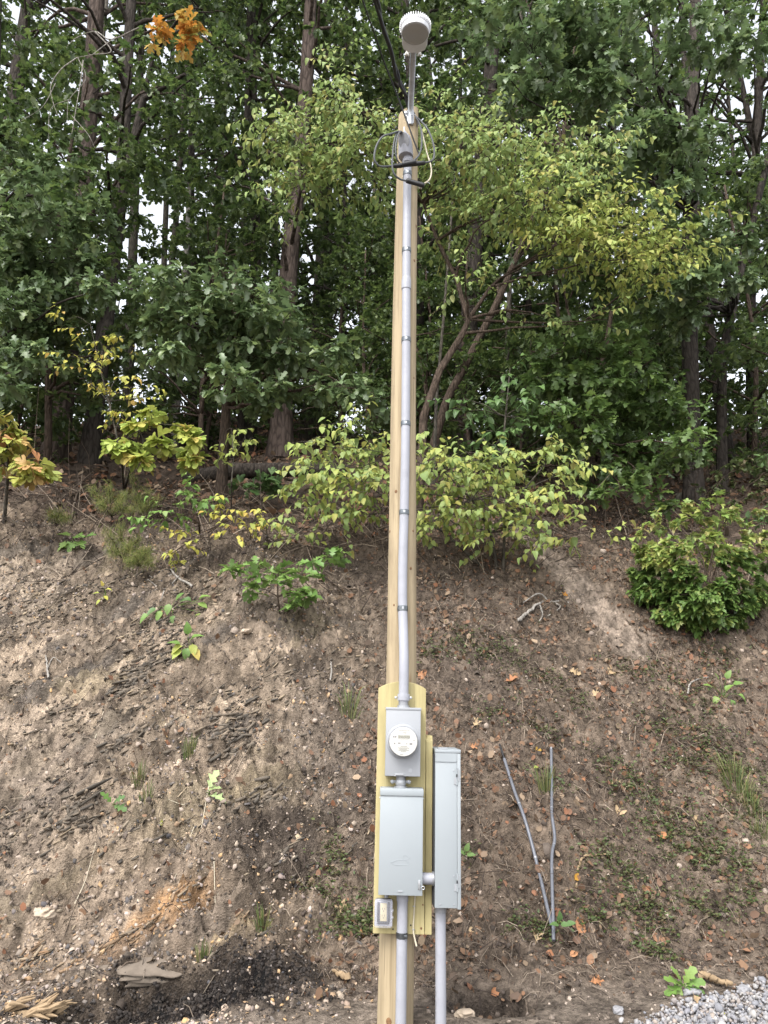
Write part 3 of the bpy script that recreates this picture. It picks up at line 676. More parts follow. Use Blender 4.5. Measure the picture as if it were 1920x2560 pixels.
for (px, py, r) in ((972, 2552, 0.016), (1036, 645, 0.009), (1033, 1325, 0.007), (975, 1325, 0.008), (1042, 760, 0.007), (1027, 1420, 0.008), (990, 1228, 0.010), (1035, 940, 0.006), (968, 1640, 0.009), (1041, 555, 0.010), (985, 1512, 0.006)):
    x, y, z = PF(px, py, 4.66); r0 = prad(z); cx = 0.010 - 0.010 * z / 5.95 + 0.006 * math.sin(z * 1.1)
    dx = x - cx
    if abs(dx) > r0 * 0.92: continue
    yy = 4.74 - math.sqrt(r0 * r0 - dx * dx); nv = Vector((dx, yy - 4.74, 0)).normalized()
    m2 = MB(); c = Vector((cx, 4.74, z)) + nv * (r0 + 0.0005); ex = Vector((-nv.y, nv.x, 0))
    prof = [(1.0, 0.0), (0.75, 0.002), (0.4, 0.0025), (0.0, 0.002)]; V_, F_ = [], []
    for q_, (rr, hh) in enumerate(prof):
        for k in range(12):
            t = 2 * math.pi * k / 12; V_.append(c + ex * (math.cos(t) * rr * r) + Vector((0, 0, math.sin(t) * rr * r * 1.25)) + nv * hh)
    for q_ in range(3):
        for k in range(12): F_.append((q_ * 12 + k, q_ * 12 + (k + 1) % 12, q_ * 12 + 12 + (k + 1) % 12, q_ * 12 + 12 + k))
    m2.add(V_, F_); pb(m2, 'knot', 'knot', pole, True)

board = pthing('mounting_board', 'yellow pine plank with arched top behind the meter and breaker box', 'board', (0.018, 4.62, 0.494))
x0, x1 = -0.1215, 0.1565
out = [(x0, 0.494), (x1, 0.494), (x1, 1.787)] + [(x1 + (x0 - x1) * t, 1.787 + 0.041 * math.sin(math.pi * t) ** 0.8) for t in np.linspace(0.06, 0.94, 15)] + [(x0, 1.787)]
mb = MB().prism(out, 4.60, 4.638); bo = pb(mb, 'plank', 'board', board)
bv = bo.modifiers.new('edge', 'BEVEL'); bv.width = 0.003; bv.segments = 2
mb = MB()
for (px, py) in ((1027, 2313), (982.5, 2323)):
    x, y, z = PF(px, py, 4.599); m2 = MB(); screw(m2, x, 4.599, z, 0.0045, 0.002); pb(m2, 'screw', 'black', board, True)
for (px, py, r) in ((1053, 2321, 0.008), (1057, 2262, 0.006)):
    x, y, z = PF(px, py, 4.6); m2 = MB(); m2.lathe([(r, -0.001), (r * 0.7, 0.0008), (0.001, 0.0012)], 'y', (x, 4.6, z), 12); pb(m2, 'knot', 'knot', board, True)
for zz in (0.86, 1.52):
    m2 = MB(); m2.box((-0.05, 4.6385, zz), (0.09, 4.668, zz + 0.05)); pb(m2, 'spacer', 'board', board)
sb = pthing('side_board', 'narrow edge-on pine plank beside the arched plank, backing the tall cabinet', 'board', (0.177, 4.72, 0.494))
mb = MB(); prof = [(4.603, 0.4935), (4.86, 0.4935), (4.86, 1.527), (4.636, 1.527), (4.603, 1.497)]
mb.add([(0.1585, y, z) for y, z in prof] + [(0.1965, y, z) for y, z in prof], [(0, 1, 2, 3, 4), (9, 8, 7, 6, 5)] + [(k, k + 5, (k + 1) % 5 + 5, (k + 1) % 5) for k in range(5)])
so = pb(mb, 'plank', 'board', sb); bv = so.modifiers.new('edge', 'BEVEL'); bv.width = 0.0025; bv.segments = 2

# ---- meter box
mt = pthing('meter_socket', 'square-cornered grey meter box with round glass electric meter', 'meter box', (0.024, 4.6, 1.308))
pb(MB().box((-0.074, 4.492, 1.309), (0.122, 4.599, 1.672), 0.003), 'box', 'enamel2', mt, True)
pb(MB().box((-0.077, 4.486, 1.664), (0.125, 4.5985, 1.679), 0.003), 'top_cap', 'enamel2', mt, True)
pb(MB().box((-0.0735, 4.4885, 1.311), (0.1215, 4.4915, 1.6635), 0.001), 'front_cover', 'enamel2', mt, True)
C = (0.0243, 4.4885, 1.495)
pb(MB().lathe([(0.094, 0.0), (0.0935, 0.006), (0.088, 0.011), (0.082, 0.012)], 'y', C, 48), 'raised_collar', 'enamel2', mt, True)
ring = pb(MB().lathe([(0.083, 0.008), (0.083, 0.026), (0.081, 0.030), (0.079, 0.030)], 'y', C, 48), 'meter_ring', 'cast', mt, True)
face = pb(MB().lathe([(0.0775, 0.028), (0.0775, 0.060), (0.0755, 0.064)], 'y', C, 48), 'meter_face', 'dial', mt, True)
yf = C[1] - 0.0645
def fbox(name, mat, xa, za, xb, zb, th=0.0016, par=None):
    return pb(MB().box((xa, yf - th, za), (xb, yf, zb)), name, mat, mt, sub=par)
def zp(px, py): 
    x, y, z = PF(900 + px / 5.53, 1680 + py / 5.53, yf); return x, z
def zbox(name, mat, a, b, th=0.0016):
    xa, za = zp(*a); xb, zb = zp(*b); return fbox(name, mat, min(xa, xb), min(za, zb), max(xa, xb), max(za, zb), th, face)
zbox('display_bezel', 'white', (518, 930), (700, 868), 0.0022); zbox('display', 'lcd', (526, 918), (692, 876), 0.0032)
for a, b in (((468, 995), (488, 978)), ((525, 990), (560, 976)), ((640, 1000), (652, 985)), ((685, 1004), (722, 984)), ((742, 955), (752, 935)), ((480, 905), (504, 886))):
    zbox('symbol', 'ink', a, b)
xk, zk = zp(464, 893); pb(MB().lathe([(0.0042, 0), (0.0042, 0.002), (0.001, 0.0022)], 'y', (xk, yf, zk), 14), 'emblem', 'ink', mt, sub=face)
for xa, xb, yy in ((560, 655, 1030), (525, 680, 1050), (545, 650, 1066), (530, 675, 1082), (565, 640, 1100), (555, 600, 1140), (595, 645, 838), (610, 640, 852), (540, 690, 812)):
    zbox('print_line', 'ink' if yy in (1140,) else 'lcd', (xa, yy + 2), (xb, yy - 2), 0.0006)
pb(MB().lathe([(0.0785, 0.0295), (0.0785, 0.072), (0.0765, 0.078), (0.072, 0.081), (0.001, 0.082)], 'y', C, 48), 'glass_cover', 'glass', mt, True)
x, y, z = PF(900 + 698 / 5.53, 1680 + 1365 / 5.53, 4.4885); pb(MB().lathe([(0.011, 0), (0.011, 0.0008), (0.0095, 0.0012), (0.0093, 0.0004)], 'y', (x, 4.4885, z), 24), 'knockout', 'enamel2', mt, True)
pb(MB().box((-0.020, 4.484, 1.316), (0.028, 4.4882, 1.323), 0.001).box((-0.022, 4.482, 1.309), (-0.014, 4.4882, 1.3155), 0.001), 'seal_hasp', 'galv', mt)
# threaded hub between the two boxes
hub = pthing('conduit_coupling', 'short galvanized threaded nipple joining meter box and breaker box', 'pipe fitting', (0.016, 4.55, 1.247))
pb(MB().lathe([(0.027, 1.2475), (0.027, 1.3085)], 'z', (0.016, 4.545, 0), 28), 'nipple', 'cast', hub, True)
pb(MB().lathe([(0.036, 1.2475), (0.036, 1.2545)], 'z', (0.016, 4.545, 0), 28), 'flange', 'galv', hub, True)
pb(MB().lathe([(0.030, 1.262), (0.031, 1.268), (0.031, 1.282), (0.030, 1.286)], 'z', (0.016, 4.545, 0), 28), 'locknut', 'galv', hub, True)
for xx in (-0.031, 0.062): pb(MB().lathe([(0.011, 0), (0.011, 0.004), (0.008, 0.006), (0.001, 0.0065)], 'y', (xx, 4.548, 1.277), 20), 'clamp_screw', 'galv', hub, True)
pb(MB().box((-0.033, 4.549, 1.270), (0.064, 4.553, 1.284)), 'clamp_band', 'galv', hub)

# ---- breaker box with the bird emblem
bp = pthing('breaker_box', 'plain grey steel breaker box embossed with a floating bird outline', 'electrical panel', (0.02, 4.6, 0.711))
pb(MB().box((-0.0945, 4.476, 0.7125), (0.1365, 4.5985, 1.210), 0.003), 'box', 'enamel', bp, True)
door = pb(MB().box((-0.0962, 4.4705, 0.711), (0.1382, 4.4755, 1.2085), 0.0018), 'door', 'enamel', bp, True)
pb(MB().box((-0.0985, 4.464, 1.209), (0.1405, 4.598, 1.2465), 0.004), 'rain_hood', 'enamel', bp, True)
def z3(px, py, Y): return PF(900 + px / 5.53, 1960 + py / 5.53, Y)
logo = [(425, 1085), (455, 1078), (490, 1062), (540, 1045), (575, 1048), (605, 1058), (640, 1047), (668, 1035), (695, 1021), (664, 1012), (650, 995), (628, 985), (605, 990), (597, 1010), (601, 1030), (612, 1042)]
body = [(425, 1085), (452, 1100), (480, 1118), (540, 1122), (600, 1121), (662, 1122), (672, 1100), (665, 1080), (645, 1066), (628, 1062)]
pb(MB().tube([z3(a, b, 4.4700) for a, b in logo], 0.0012, 6).tube([z3(a, b, 4.4700) for a, b in body], 0.0012, 6), 'bird_emblem', 'enamel', bp, sub=door)
x, y, z = z3(820, 1400, 4.47)
pb(MB().box((x - 0.006, 4.464, z - 0.022), (x + 0.007, 4.4702, z + 0.026), 0.002), 'hasp', 'galv', bp, True, sub=door)
mb = MB(); cx, _, cz = z3(872, 1440, 4.46); mb.tube([(cx + 0.008 * math.cos(t), 4.463, cz + 0.008 * math.sin(t)) for t in np.linspace(0, 2 * math.pi, 15)], 0.0022, 6); pb(mb, 'padlock_ring', 'galv', bp, True)
mb = MB(); screw(mb, *z3(822, 1350, 4.4702), 0.006, 0.005); pb(mb, 'bolt', 'galv', bp, True)
for cx_, cz_ in ((-0.0985, 1.195), (0.1405, 1.195)): pb(MB().lathe([(0.0045, -0.003), (0.0045, 0.003)], 'x', (cx_, 4.50, cz_), 12), 'hood_screw', 'galv', bp, True)
x, _, z = z3(555, 1485, 4.47); pb(MB().box((x - 0.013, 4.4668, z - 0.004), (x + 0.013, 4.4704, z + 0.004), 0.0012), 'pull_tab', 'enamel2', bp, sub=door)

# ---- tall cabinet turned sideways
tb = pthing('load_center_cabinet', 'tall narrow grey breaker cabinet seen from its side, hinged door edge', 'electrical panel', (0.27, 4.6, 0.647))
pb(MB().box((0.2065, 4.503, 0.648), (0.3265, 4.88, 1.438), 0.002), 'box', 'enamel', tb, True)
dr = pb(MB().box((0.3275, 4.4985, 0.6435), (0.3462, 4.884, 1.436), 0.002), 'door', 'enamel', tb, True)
pb(MB().box((0.2045, 4.4975, 1.4385), (0.3475, 4.886, 1.4565), 0.002), 'rain_hood', 'enamel', tb, True)
pb(MB().prism([(0.2055, 1.437), (0.2055, 1.391), (0.320, 1.391), (0.3258, 1.399), (0.3258, 1.437)], 4.4985, 4.5022), 'hood_flange', 'enamel', tb)
pb(MB().box((0.225, 4.52, 1.4572), (0.275, 4.60, 1.4645), 0.002), 'closure_plate', 'enamel2', tb, True)
pb(MB().box((0.1975, 4.54, 0.655), (0.2058, 4.87, 1.43)), 'gap_shade_strip', 'darkgap', tb)  # dark strip painted as shade in the gap between side board and cabinet
for zc in (1.315, 0.775):
    h = MB().lathe([(0.0045, zc - 0.045), (0.0045, zc + 0.045)], 'z', (0.3262, 4.4965, 0), 12)
    ho = pb(h, 'hinge', 'enamel', tb, True)
    pb(MB().box((0.3105, 4.4995, zc - 0.043), (0.3225, 4.5023, zc - 0.008), 0.001).box((0.331, 4.4955, zc - 0.026), (0.339, 4.4978, zc + 0.036), 0.001), 'hinge_leaf', 'enamel2', tb, sub=ho)
    pb(MB().box((0.3215, 4.4905, zc - 0.003), (0.3285, 4.4945, zc + 0.012)), 'hinge_gap', 'darkgap', tb, sub=ho)
    m2 = MB(); screw(m2, 0.308, 4.503, zc + 0.03, 0.004, 0.003); pb(m2, 'rivet', 'enamel2', tb, True)
for xx in (0.235, 0.309): pb(MB().box((xx - 0.006, 4.5005, 0.664), (xx + 0.006, 4.503, 0.669), 0.001), 'embossed_tab', 'enamel2', tb)
cn = pthing('crossover_nipple', 'short grey pipe stub joining breaker box to tall cabinet', 'pipe fitting', (0.17, 4.535, 0.77))
pb(MB().lathe([(0.0298, 0.1387), (0.0298, 0.192)], 'x', (0, 4.535, 0.785), 28), 'stub', 'pvc', cn, True)
pb(MB().lathe([(0.034, 0.192), (0.036, 0.196), (0.036, 0.202), (0.033, 0.2062)], 'x', (0, 4.535, 0.785), 28), 'locknut', 'cast', cn, True)

# ---- outlet with clear in-use cover
ol = pthing('outlet_box', 'weatherproof outlet under a clear bubble cover at the foot of the plank', 'outlet', (-0.066, 4.6, 0.54))
xa, xb, za, zb = -0.117, -0.0155, 0.5385, 0.678
pb(MB().box((xa + 0.012, 4.562, za + 0.014), (xb - 0.012, 4.599, zb - 0.006), 0.004), 'back_box', 'cast', ol, True)
pb(MB().box((xa + 0.004, 4.556, za + 0.004), (xb - 0.004, 4.5615, zb - 0.004), 0.003), 'cover_frame', 'pvc', ol, True)
rc = pb(MB().box((-0.084, 4.549, 0.566), (-0.048, 4.5555, 0.655), 0.004), 'receptacle', 'ivory', ol, True)
for zz in (0.595, 0.628):
    for xx in (-0.073, -0.060): pb(MB().box((xx - 0.0012, 4.5478, zz - 0.005), (xx + 0.0012, 4.5492, zz + 0.005)), 'slot', 'ink', ol, sub=rc)
    pb(MB().lathe([(0.0028, 0), (0.0028, 0.0012)], 'y', (-0.0665, 4.549, zz - 0.011), 10), 'ground_hole', 'ink', ol, sub=rc)
for a, b in (((-0.100, 0.565), (-0.088, 0.66)), ((-0.044, 0.565), (-0.032, 0.66)), ((-0.098, 0.553), (-0.034, 0.5645))):
    pb(MB().box((a[0], 4.546, a[1]), (b[0], 4.5553, b[1]), 0.002), 'dark_insert', 'black', ol, True)
bub = pb(MB().box((xa, 4.515, za), (xb, 4.5557, zb), 0.014), 'bubble_cover', 'bubble', ol, True)
[pb(MB().box((xb - 0.006, 4.524, zz), (xb + 0.003, 4.54, zz + 0.01), 0.001), 'latch', 'bubble', ol) for zz in (0.62, 0.585)]
pb(MB().lathe([(0.011, 0.679), (0.011, 0.7115)], 'z', (-0.052, 4.575, 0), 16), 'nipple', 'cast', ol, True)

# ---- lower conduits
lc = pthing('lower_conduit', 'grey plastic conduit running from breaker box down the pole into the soil', 'conduit', (0.035, 4.567, 0))
pb(MB().tube([(0.036, 4.567, -0.25), (0.0355, 4.567, 0.2), (0.035, 4.566, 0.709)], 0.0285, 28), 'pipe', 'pvc', lc, True)
pb(MB().lathe([(0.0315, 0.665), (0.0315, 0.7095)], 'z', (0.035, 4.566, 0), 28), 'adapter', 'pvc', lc, True)
pb(MB().lathe([(0.0295, 0.483), (0.0316, 0.485), (0.0316, 0.511), (0.0295, 0.513)], 'z', (0.0353, 4.567, 0), 28).box((0.045, 4.532, 0.487), (0.062, 4.545, 0.506), 0.001), 'strap', 'strap', lc, True)
rcn = pthing('cabinet_conduit', 'grey plastic conduit running from tall cabinet straight down into the soil', 'conduit', (0.246, 4.6, 0))
pb(MB().tube([(0.2475, 4.60, -0.25), (0.2465, 4.60, 0.2), (0.243, 4.60, 0.647)], 0.0288, 28), 'pipe', 'pvc', rcn, True)
pb(MB().lathe([(0.0325, 0.605), (0.0325, 0.63), (0.036, 0.632), (0.036, 0.6475)], 'z', (0.2432, 4.60, 0), 28), 'adapter', 'cast', rcn, True)
wc = pthing('white_cable', 'thin cream cable stapled below the breaker box, its end hanging free', 'cable', (0.06, 4.6, 0.42))
pts = [PF(1037.8, 2236, 4.594), PF(1036, 2270, 4.594), PF(1034, 2300, 4.594), PF(1033.2, 2327, 4.592), PF(1036.5, 2345, 4.585), PF(1041.5, 2366, 4.575)]
pb(MB().tube(bez(pts, 20), 0.0045, 8), 'sheath', 'cream', wc, True)
for py in (2266, 2324):
    x, y, z = PF(1035 if py < 2300 else 1033.5, py, 4.59); pb(MB().box((x - 0.0075, 4.5865, z - 0.0015), (x + 0.0075, 4.5998, z + 0.0015)), 'staple', 'galv', wc)

# ---- riser conduit up the pole
rz = [(0.0245, 4.548, 1.690), (0.0245, 4.548, 1.76), (0.0235, 4.556, 1.95), (0.0185, 4.590, 2.12), (0.0115, 4.612, 2.30), (0.0095, 4.617, 2.55), (0.0130, 4.619, 2.86), (0.0140, 4.621, 3.33), (0.009, 4.625, 4.0), (0.0035, 4.628, 4.47), (0.0, 4.632, 5.0), (-0.001, 4.634, 5.46)]
rs = pthing('riser_conduit', 'long grey conduit strapped up the pole from meter box to weatherhead', 'conduit', (0.0245, 4.548, 1.68))
rb = bez(rz, 80)
def rpos(z):
    for a, b in zip(rb, rb[1:]):
        if a.z <= z <= b.z: return a.lerp(b, (z - a.z) / (b.z - a.z))
    return rb[-1]
pb(MB().tube(rb, 0.0282, 24), 'pipe', 'pvc', rs, True)
c = rpos(4.46); pb(MB().lathe([(0.0285, 4.415), (0.0325, 4.418), (0.0325, 4.49), (0.029, 4.506)], 'z', (c.x, c.y, 0), 24), 'coupling', 'pvc', rs, True)
for zz in (5.335, 4.717, 4.04, 3.4446, 2.8554, 2.2558):
    c = rpos(zz); yb = 4.74 - prad(zz) + 0.004
    st = MB().lathe([(0.0290, zz - 0.016), (0.0315, zz - 0.015), (0.0322, zz), (0.0315, zz + 0.015), (0.0290, zz + 0.016)], 'z', (c.x, c.y, 0), 24)
    so_ = pb(st, 'strap', 'strap', rs, True)
    pb(MB().box((c.x - 0.032, c.y + 0.016, zz - 0.009), (c.x + 0.032, yb + 0.022, zz + 0.011), 0.001), 'strap_ear', 'galv', rs, sub=so_)
    pb(MB().box((c.x - 0.006, c.y - 0.0325, zz - 0.007), (c.x + 0.007, c.y - 0.029, zz + 0.008), 0.001), 'strap_boss', 'galv', rs, sub=so_)
pb(MB().lathe([(0.0345, 1.718), (0.035, 1.721), (0.035, 1.752), (0.0345, 1.755)], 'z', (0.0245, 4.548, 0), 28), 'clamp', 'pvc', rs, True)
for xx in (-0.020, 0.066): pb(MB().lathe([(0.0075, 0), (0.0075, 0.004), (0.003, 0.006)], 'y', (xx, 4.545, 1.734), 14).box((min(xx, xx * 0.6), 4.5455, 1.729), (max(xx, xx * 0.8), 4.5485, 1.739)), 'clamp_screw', 'galv', rs, True)
pb(MB().lathe([(0.0285, 1.69), (0.0285, 1.717)], 'z', (0.0245, 4.548, 0), 28), 'hub', 'cast', rs, True)
pb(MB().lathe([(0.036, 1.6795), (0.036, 1.6905)], 'z', (0.0245, 4.548, 0), 28), 'hub_flange', 'galv', rs, True)
# weatherhead
wh = pthing('weatherhead', 'grey hooded weatherhead capping the riser conduit near the pole top', 'weatherhead', (-0.001, 4.63, 5.42))
pb(MB().lathe([(0.0335, 5.425), (0.036, 5.428), (0.036, 5.475), (0.033, 5.495)], 'z', (-0.001, 4.634, 0), 24), 'collar', 'pvc', wh, True)
mb = MB(); vs, fs = [], []; n = 20; rows = 7
for i_ in range(rows):                     # hood: a dome leaning out over the wires
    t = i_ / (rows - 1); zc = 5.47 + 0.165 * t; yc = 4.625 - 0.055 * t; sc = math.sqrt(max(0.02, 1 - t ** 3.2))
    for k in range(n):
        a = 2 * math.pi * k / n; vs.append((-0.014 - 0.010 * t + 0.052 * sc * math.cos(a), yc + 0.058 * sc * math.sin(a), zc + 0.02 * math.sin(a) * t))
for i_ in range(rows - 1):
    for k in range(n): fs.append((i_ * n + k, i_ * n + (k + 1) % n, (i_ + 1) * n + (k + 1) % n, (i_ + 1) * n + k))
fs.append(tuple((rows - 1) * n + k for k in range(n))); fs.append(tuple(range(n))[::-1]); mb.add(vs, fs)
hood = pb(mb, 'hood', 'pvc', wh, True, angle=50)
mb = MB(); mb.lathe([(0.040, -0.0), (0.040, 0.010), (0.001, 0.012)], 'y', (0, 0, 0), 20)
o = mb.build('wire_insert', M['cast'], wh, True); o.location = Vector((-0.030, 4.552, 5.545)) - ORG[wh.name]; o.rotation_euler = (math.radians(28), 0, math.radians(-18)); o.scale = (1, 1, 1.35)
pb(MB().tube([(-0.025, 4.60, 5.62), (-0.030, 4.597, 5.70)], 0.006, 8), 'hood_pin', 'galv', wh, True)

# ---- wires
def wire(name, label, cat, group, zpts, Ys, r, mat):
    pts = [at(860 + x / 4.423, y / 4.423, Y) for (x, y), Y in zip(zpts, Ys)]
    root = empty(name, pts[0], label, cat, group)
    mb = MB().tube([p - pts[0] for p in bez(pts, max(24, 7 * len(pts)))], r, 8); mb.build('conductor', M[mat], root, True, 60); return root
def yl(a, b, n): return list(np.linspace(a, b, n))
wire('service_wire', 'grey wire looping wide away from the weatherhead to the upper splice', 'wire', None, [(650, 1470), (600, 1455), (520, 1480), (430, 1510), (365, 1600), (335, 1720), (350, 1795), (410, 1840), (560, 1835)], [4.55, 4.5, 4.46, 4.44, 4.43, 4.43, 4.44, 4.46, 4.50], 0.0068, 'greywire')
wire('service_wire', 'grey wire hanging from the weatherhead past the upper splice to the lower splice', 'wire', None, [(640, 1480), (590, 1470), (556, 1560), (540, 1700), (533, 1840), (560, 1930), (620, 1980), (700, 2002)], [4.55, 4.5, 4.47, 4.46, 4.46, 4.47, 4.49, 4.50], 0.0066, 'greywire')
wire('service_wire', 'grey wire in a tight loop beside the weatherhead collar', 'wire', None, [(665, 1500), (625, 1455), (590, 1520), (570, 1640), (580, 1740), (610, 1800), (640, 1815)], [4.56, 4.5, 4.47, 4.46, 4.47, 4.49, 4.50], 0.0066, 'greywire')
wire('service_wire', 'dark wire bowing out past the pole edge to the upper splice', 'wire', None, [(770, 1270), (850, 1340), (930, 1440), (985, 1580), (998, 1690), (985, 1760), (940, 1790), (880, 1800)], [4.70, 4.66, 4.60, 4.55, 4.52, 4.51, 4.50, 4.50], 0.0068, 'greywire')
wire('service_wire', 'grey wire dropping close along the pole edge to the upper splice', 'wire', None, [(775, 1275), (825, 1350), (855, 1450), (858, 1600), (835, 1700), (790, 1760), (745, 1785)], [4.70, 4.66, 4.61, 4.56, 4.52, 4.50, 4.50], 0.0066, 'greywire')
wire('neutral_wire', 'pale bare neutral wire curving from the pole top to the lower splice', 'wire', None, [(785, 1285), (840, 1380), (880, 1530), (920, 1700), (955, 1810), (966, 1900), (945, 1985), (880, 2035)], [4.70, 4.68, 4.66, 4.60, 4.55, 4.52, 4.50, 4.50], 0.0052, 'cream')
def splice(label, a, b, r, Y=4.50):
    p, q = at(860 + a[0] / 4.423, a[1] / 4.423, Y), at(860 + b[0] / 4.423, b[1] / 4.423, Y)
    root = empty('wire_splice', p, label, 'splice')
    d = (q - p); pts = [Vector(), d * 0.03, d * 0.08, d * 0.5, d * 0.92, d * 0.97, d]
    MB().tube(pts, [r * 0.7, r, r * 1.05, r, r * 1.05, r, r * 0.7], 12).build('insulation', M['black'], root, True, 50)
    for t in (0.2, 0.8): MB().tube([d * (t - 0.03), d * (t + 0.03)], r * 1.12, 12).build('tape_band', M['black'], root, True, 50)
splice('long black taped splice lying level across the riser conduit', (548, 1838), (898, 1800), 0.015)
splice('thick black splice sleeve, companion just above the lower one, against the riser', (640, 1822), (800, 1790), 0.0165, 4.475)
splice('short black splice sleeve tilted below the long one', (688, 1995), (888, 2052), 0.0165)
wire('service_drop_cable', 'thick black twisted service cable coming down to the pole top', 'cable', None, [(-900, -2600), (100, -700), (340, 0), (440, 330), (520, 560), (556, 740), (575, 840), (640, 950), (690, 1080), (715, 1180), (770, 1270)], [0.6, 3.2, 3.9, 4.15, 4.3, 4.42, 4.5, 4.56, 4.62, 4.66, 4.70], 0.0145, 'black')
wire('service_drop_strand', 'slim black strand twisted alongside the thick service cable', 'cable', None, [(-890, -2600), (120, -700), (372, 0), (420, 280), (500, 520), (548, 680), (600, 830), (625, 950), (705, 1090), (735, 1200), (775, 1265)], [0.62, 3.2, 3.9, 4.13, 4.28, 4.40, 4.5, 4.55, 4.61, 4.65, 4.69], 0.0115, 'black')
wire('lamp_wire', 'thin black wire running down past the pole top behind the splices', 'wire', None, [(-1050, -2600), (20, -600), (215, 30), (330, 350), (430, 650), (520, 880), (640, 1190), (760, 1520), (828, 1700)], [0.7, 3.0, 3.7, 4.05, 4.3, 4.42, 4.52, 4.56, 4.58], 0.0058, 'black')
cl = pthing('dead_end_clamp', 'shiny metal wire clamp bolted to the pole top', 'clamp', (-0.005, 4.665, 5.86))
pb(MB().box((-0.03, 4.655, 5.845), (0.035, 4.664, 5.895), 0.003), 'plate', 'galv', cl, True)
for xx in (-0.018, 0.022): pb(MB().lathe([(0.008, 0), (0.008, 0.006), (0.003, 0.008)], 'y', (xx, 4.655, 5.872), 10), 'bolt', 'galv', cl, True)
pb(MB().tube([(0.02, 4.652, 5.86), (0.045, 4.63, 5.84), (0.062, 4.66, 5.82), (0.07, 4.70, 5.80)], 0.005, 8), 'bail', 'galv', cl, True)
ins = pthing('wire_insulator', 'small white insulator knob on the shaded side of the pole', 'insulator', (0.085, 4.70, 5.27))
pb(MB().lathe([(0.012, 0.080), (0.018, 0.083), (0.012, 0.092), (0.018, 0.101), (0.010, 0.106)], 'x', (0, 4.70, 5.285), 16), 'knob', 'white', ins, True)

# ---- yard light
yd = pthing('yard_light', 'white finned yard lamp with round lens on a curved pipe arm above the pole', 'lamp', (0.02, 4.66, 5.87))
ac = [(0.012, 4.665, 5.70), (0.012, 4.658, 5.86), (0.014, 4.56, 6.02), (0.018, 4.43, 6.085), (0.020, 4.33, 6.10), (0.021, 4.27, 6.105)]
ac = [(0.014, 4.668, 5.78), (0.015, 4.655, 5.89), (0.016, 4.56, 5.97), (0.018, 4.44, 6.03), (0.020, 4.35, 6.065), (0.021, 4.27, 6.085)]
pb(MB().tube(bez(ac, 30), 0.0215, 18), 'arm', 'galv', yd, True)
LC = Vector((0.0255, 4.10, 6.03))
pb(MB().lathe([(0.088, 0.0), (0.098, 0.004), (0.099, 0.016), (0.097, 0.026), (0.06, 0.04), (0.02, 0.044)], 'z', tuple(LC), 48), 'housing', 'lamp', yd, True)
for k in range(40):
    a = 2 * math.pi * k / 40; u = Vector((math.cos(a), math.sin(a), 0)); t_ = Vector((-math.sin(a), math.cos(a), 0))
    p0, p1 = LC + u * 0.082, LC + u * 0.1045; vs = []
    for q_ in (p0, p1):
        for zz in (0.010, 0.043 if q_ is p1 else 0.055):
            for s_ in (-1, 1): vs.append(q_ + t_ * 0.0022 * s_ + Vector((0, 0, zz)))
    pb(MB().add(vs, [(0, 1, 3, 2), (4, 6, 7, 5), (0, 4, 5, 1), (2, 3, 7, 6), (0, 2, 6, 4), (1, 5, 7, 3)]), 'fin', 'lamp', yd)
rim = pb(MB().lathe([(0.096, 0.003), (0.096, -0.012), (0.092, -0.030), (0.089, -0.032), (0.086, -0.026), (0.062, -0.006), (0.045, 0.001)], 'z', tuple(LC), 48), 'reflector_rim', 'lamp', yd, True)
pb(MB().lathe([(0.036, -0.0015), (0.034, -0.006), (0.001, -0.0065)], 'z', tuple(LC), 32), 'led_plate', 'ivory', yd, True)
pb(MB().lathe([(0.0885, -0.0285), (0.084, -0.036), (0.055, -0.042), (0.001, -0.044)], 'z', tuple(LC), 48), 'lens', 'lens', yd, True)
mb = MB(); out = [(-0.085, 0.02), (-0.085, 0.11), (-0.072, 0.15), (-0.03, 0.172), (0.03, 0.172), (0.072, 0.15), (0.085, 0.11), (0.085, 0.02)]
n = len(out); vs = [(LC.x + a, LC.y + b, LC.z - 0.012) for a, b in out] + [(LC.x + a, LC.y + b, LC.z + 0.062) for a, b in out]
mb.add(vs, [tuple(range(n))[::-1], tuple(range(n, 2 * n))] + [(k, (k + 1) % n, n + (k + 1) % n, n + k) for k in range(n)])
o = pb(mb, 'driver_box', 'lamp', yd); bv = o.modifiers.new('edge', 'BEVEL'); bv.width = 0.006; bv.segments = 2
pb(MB().lathe([(0.024, 0.0), (0.026, 0.004), (0.026, 0.03), (0.023, 0.034)], 'y', (0.021, 4.305, 6.075), 18), 'collar', 'cast', yd, True)
for s_ in (-1, 1):
    pb(MB().tube([(0.02 + s_ * 0.022, 4.31, 6.06), (0.02 + s_ * 0.042, 4.31, 6.055)], 0.005, 8).tube([(0.02 + s_ * 0.042, 4.31, 6.075), (0.02 + s_ * 0.052, 4.31, 6.035)], 0.008, 8).tube([(0.02 + s_ * 0.044, 4.305, 6.055), (0.02 + s_ * 0.03, 4.30, 6.025)], 0.006, 8), 'wing_bolt', 'white', yd, True)
pb(MB().box((-0.01, 4.655, 5.79), (0.04, 4.664, 5.90), 0.002), 'bracket', 'galv', yd, True)

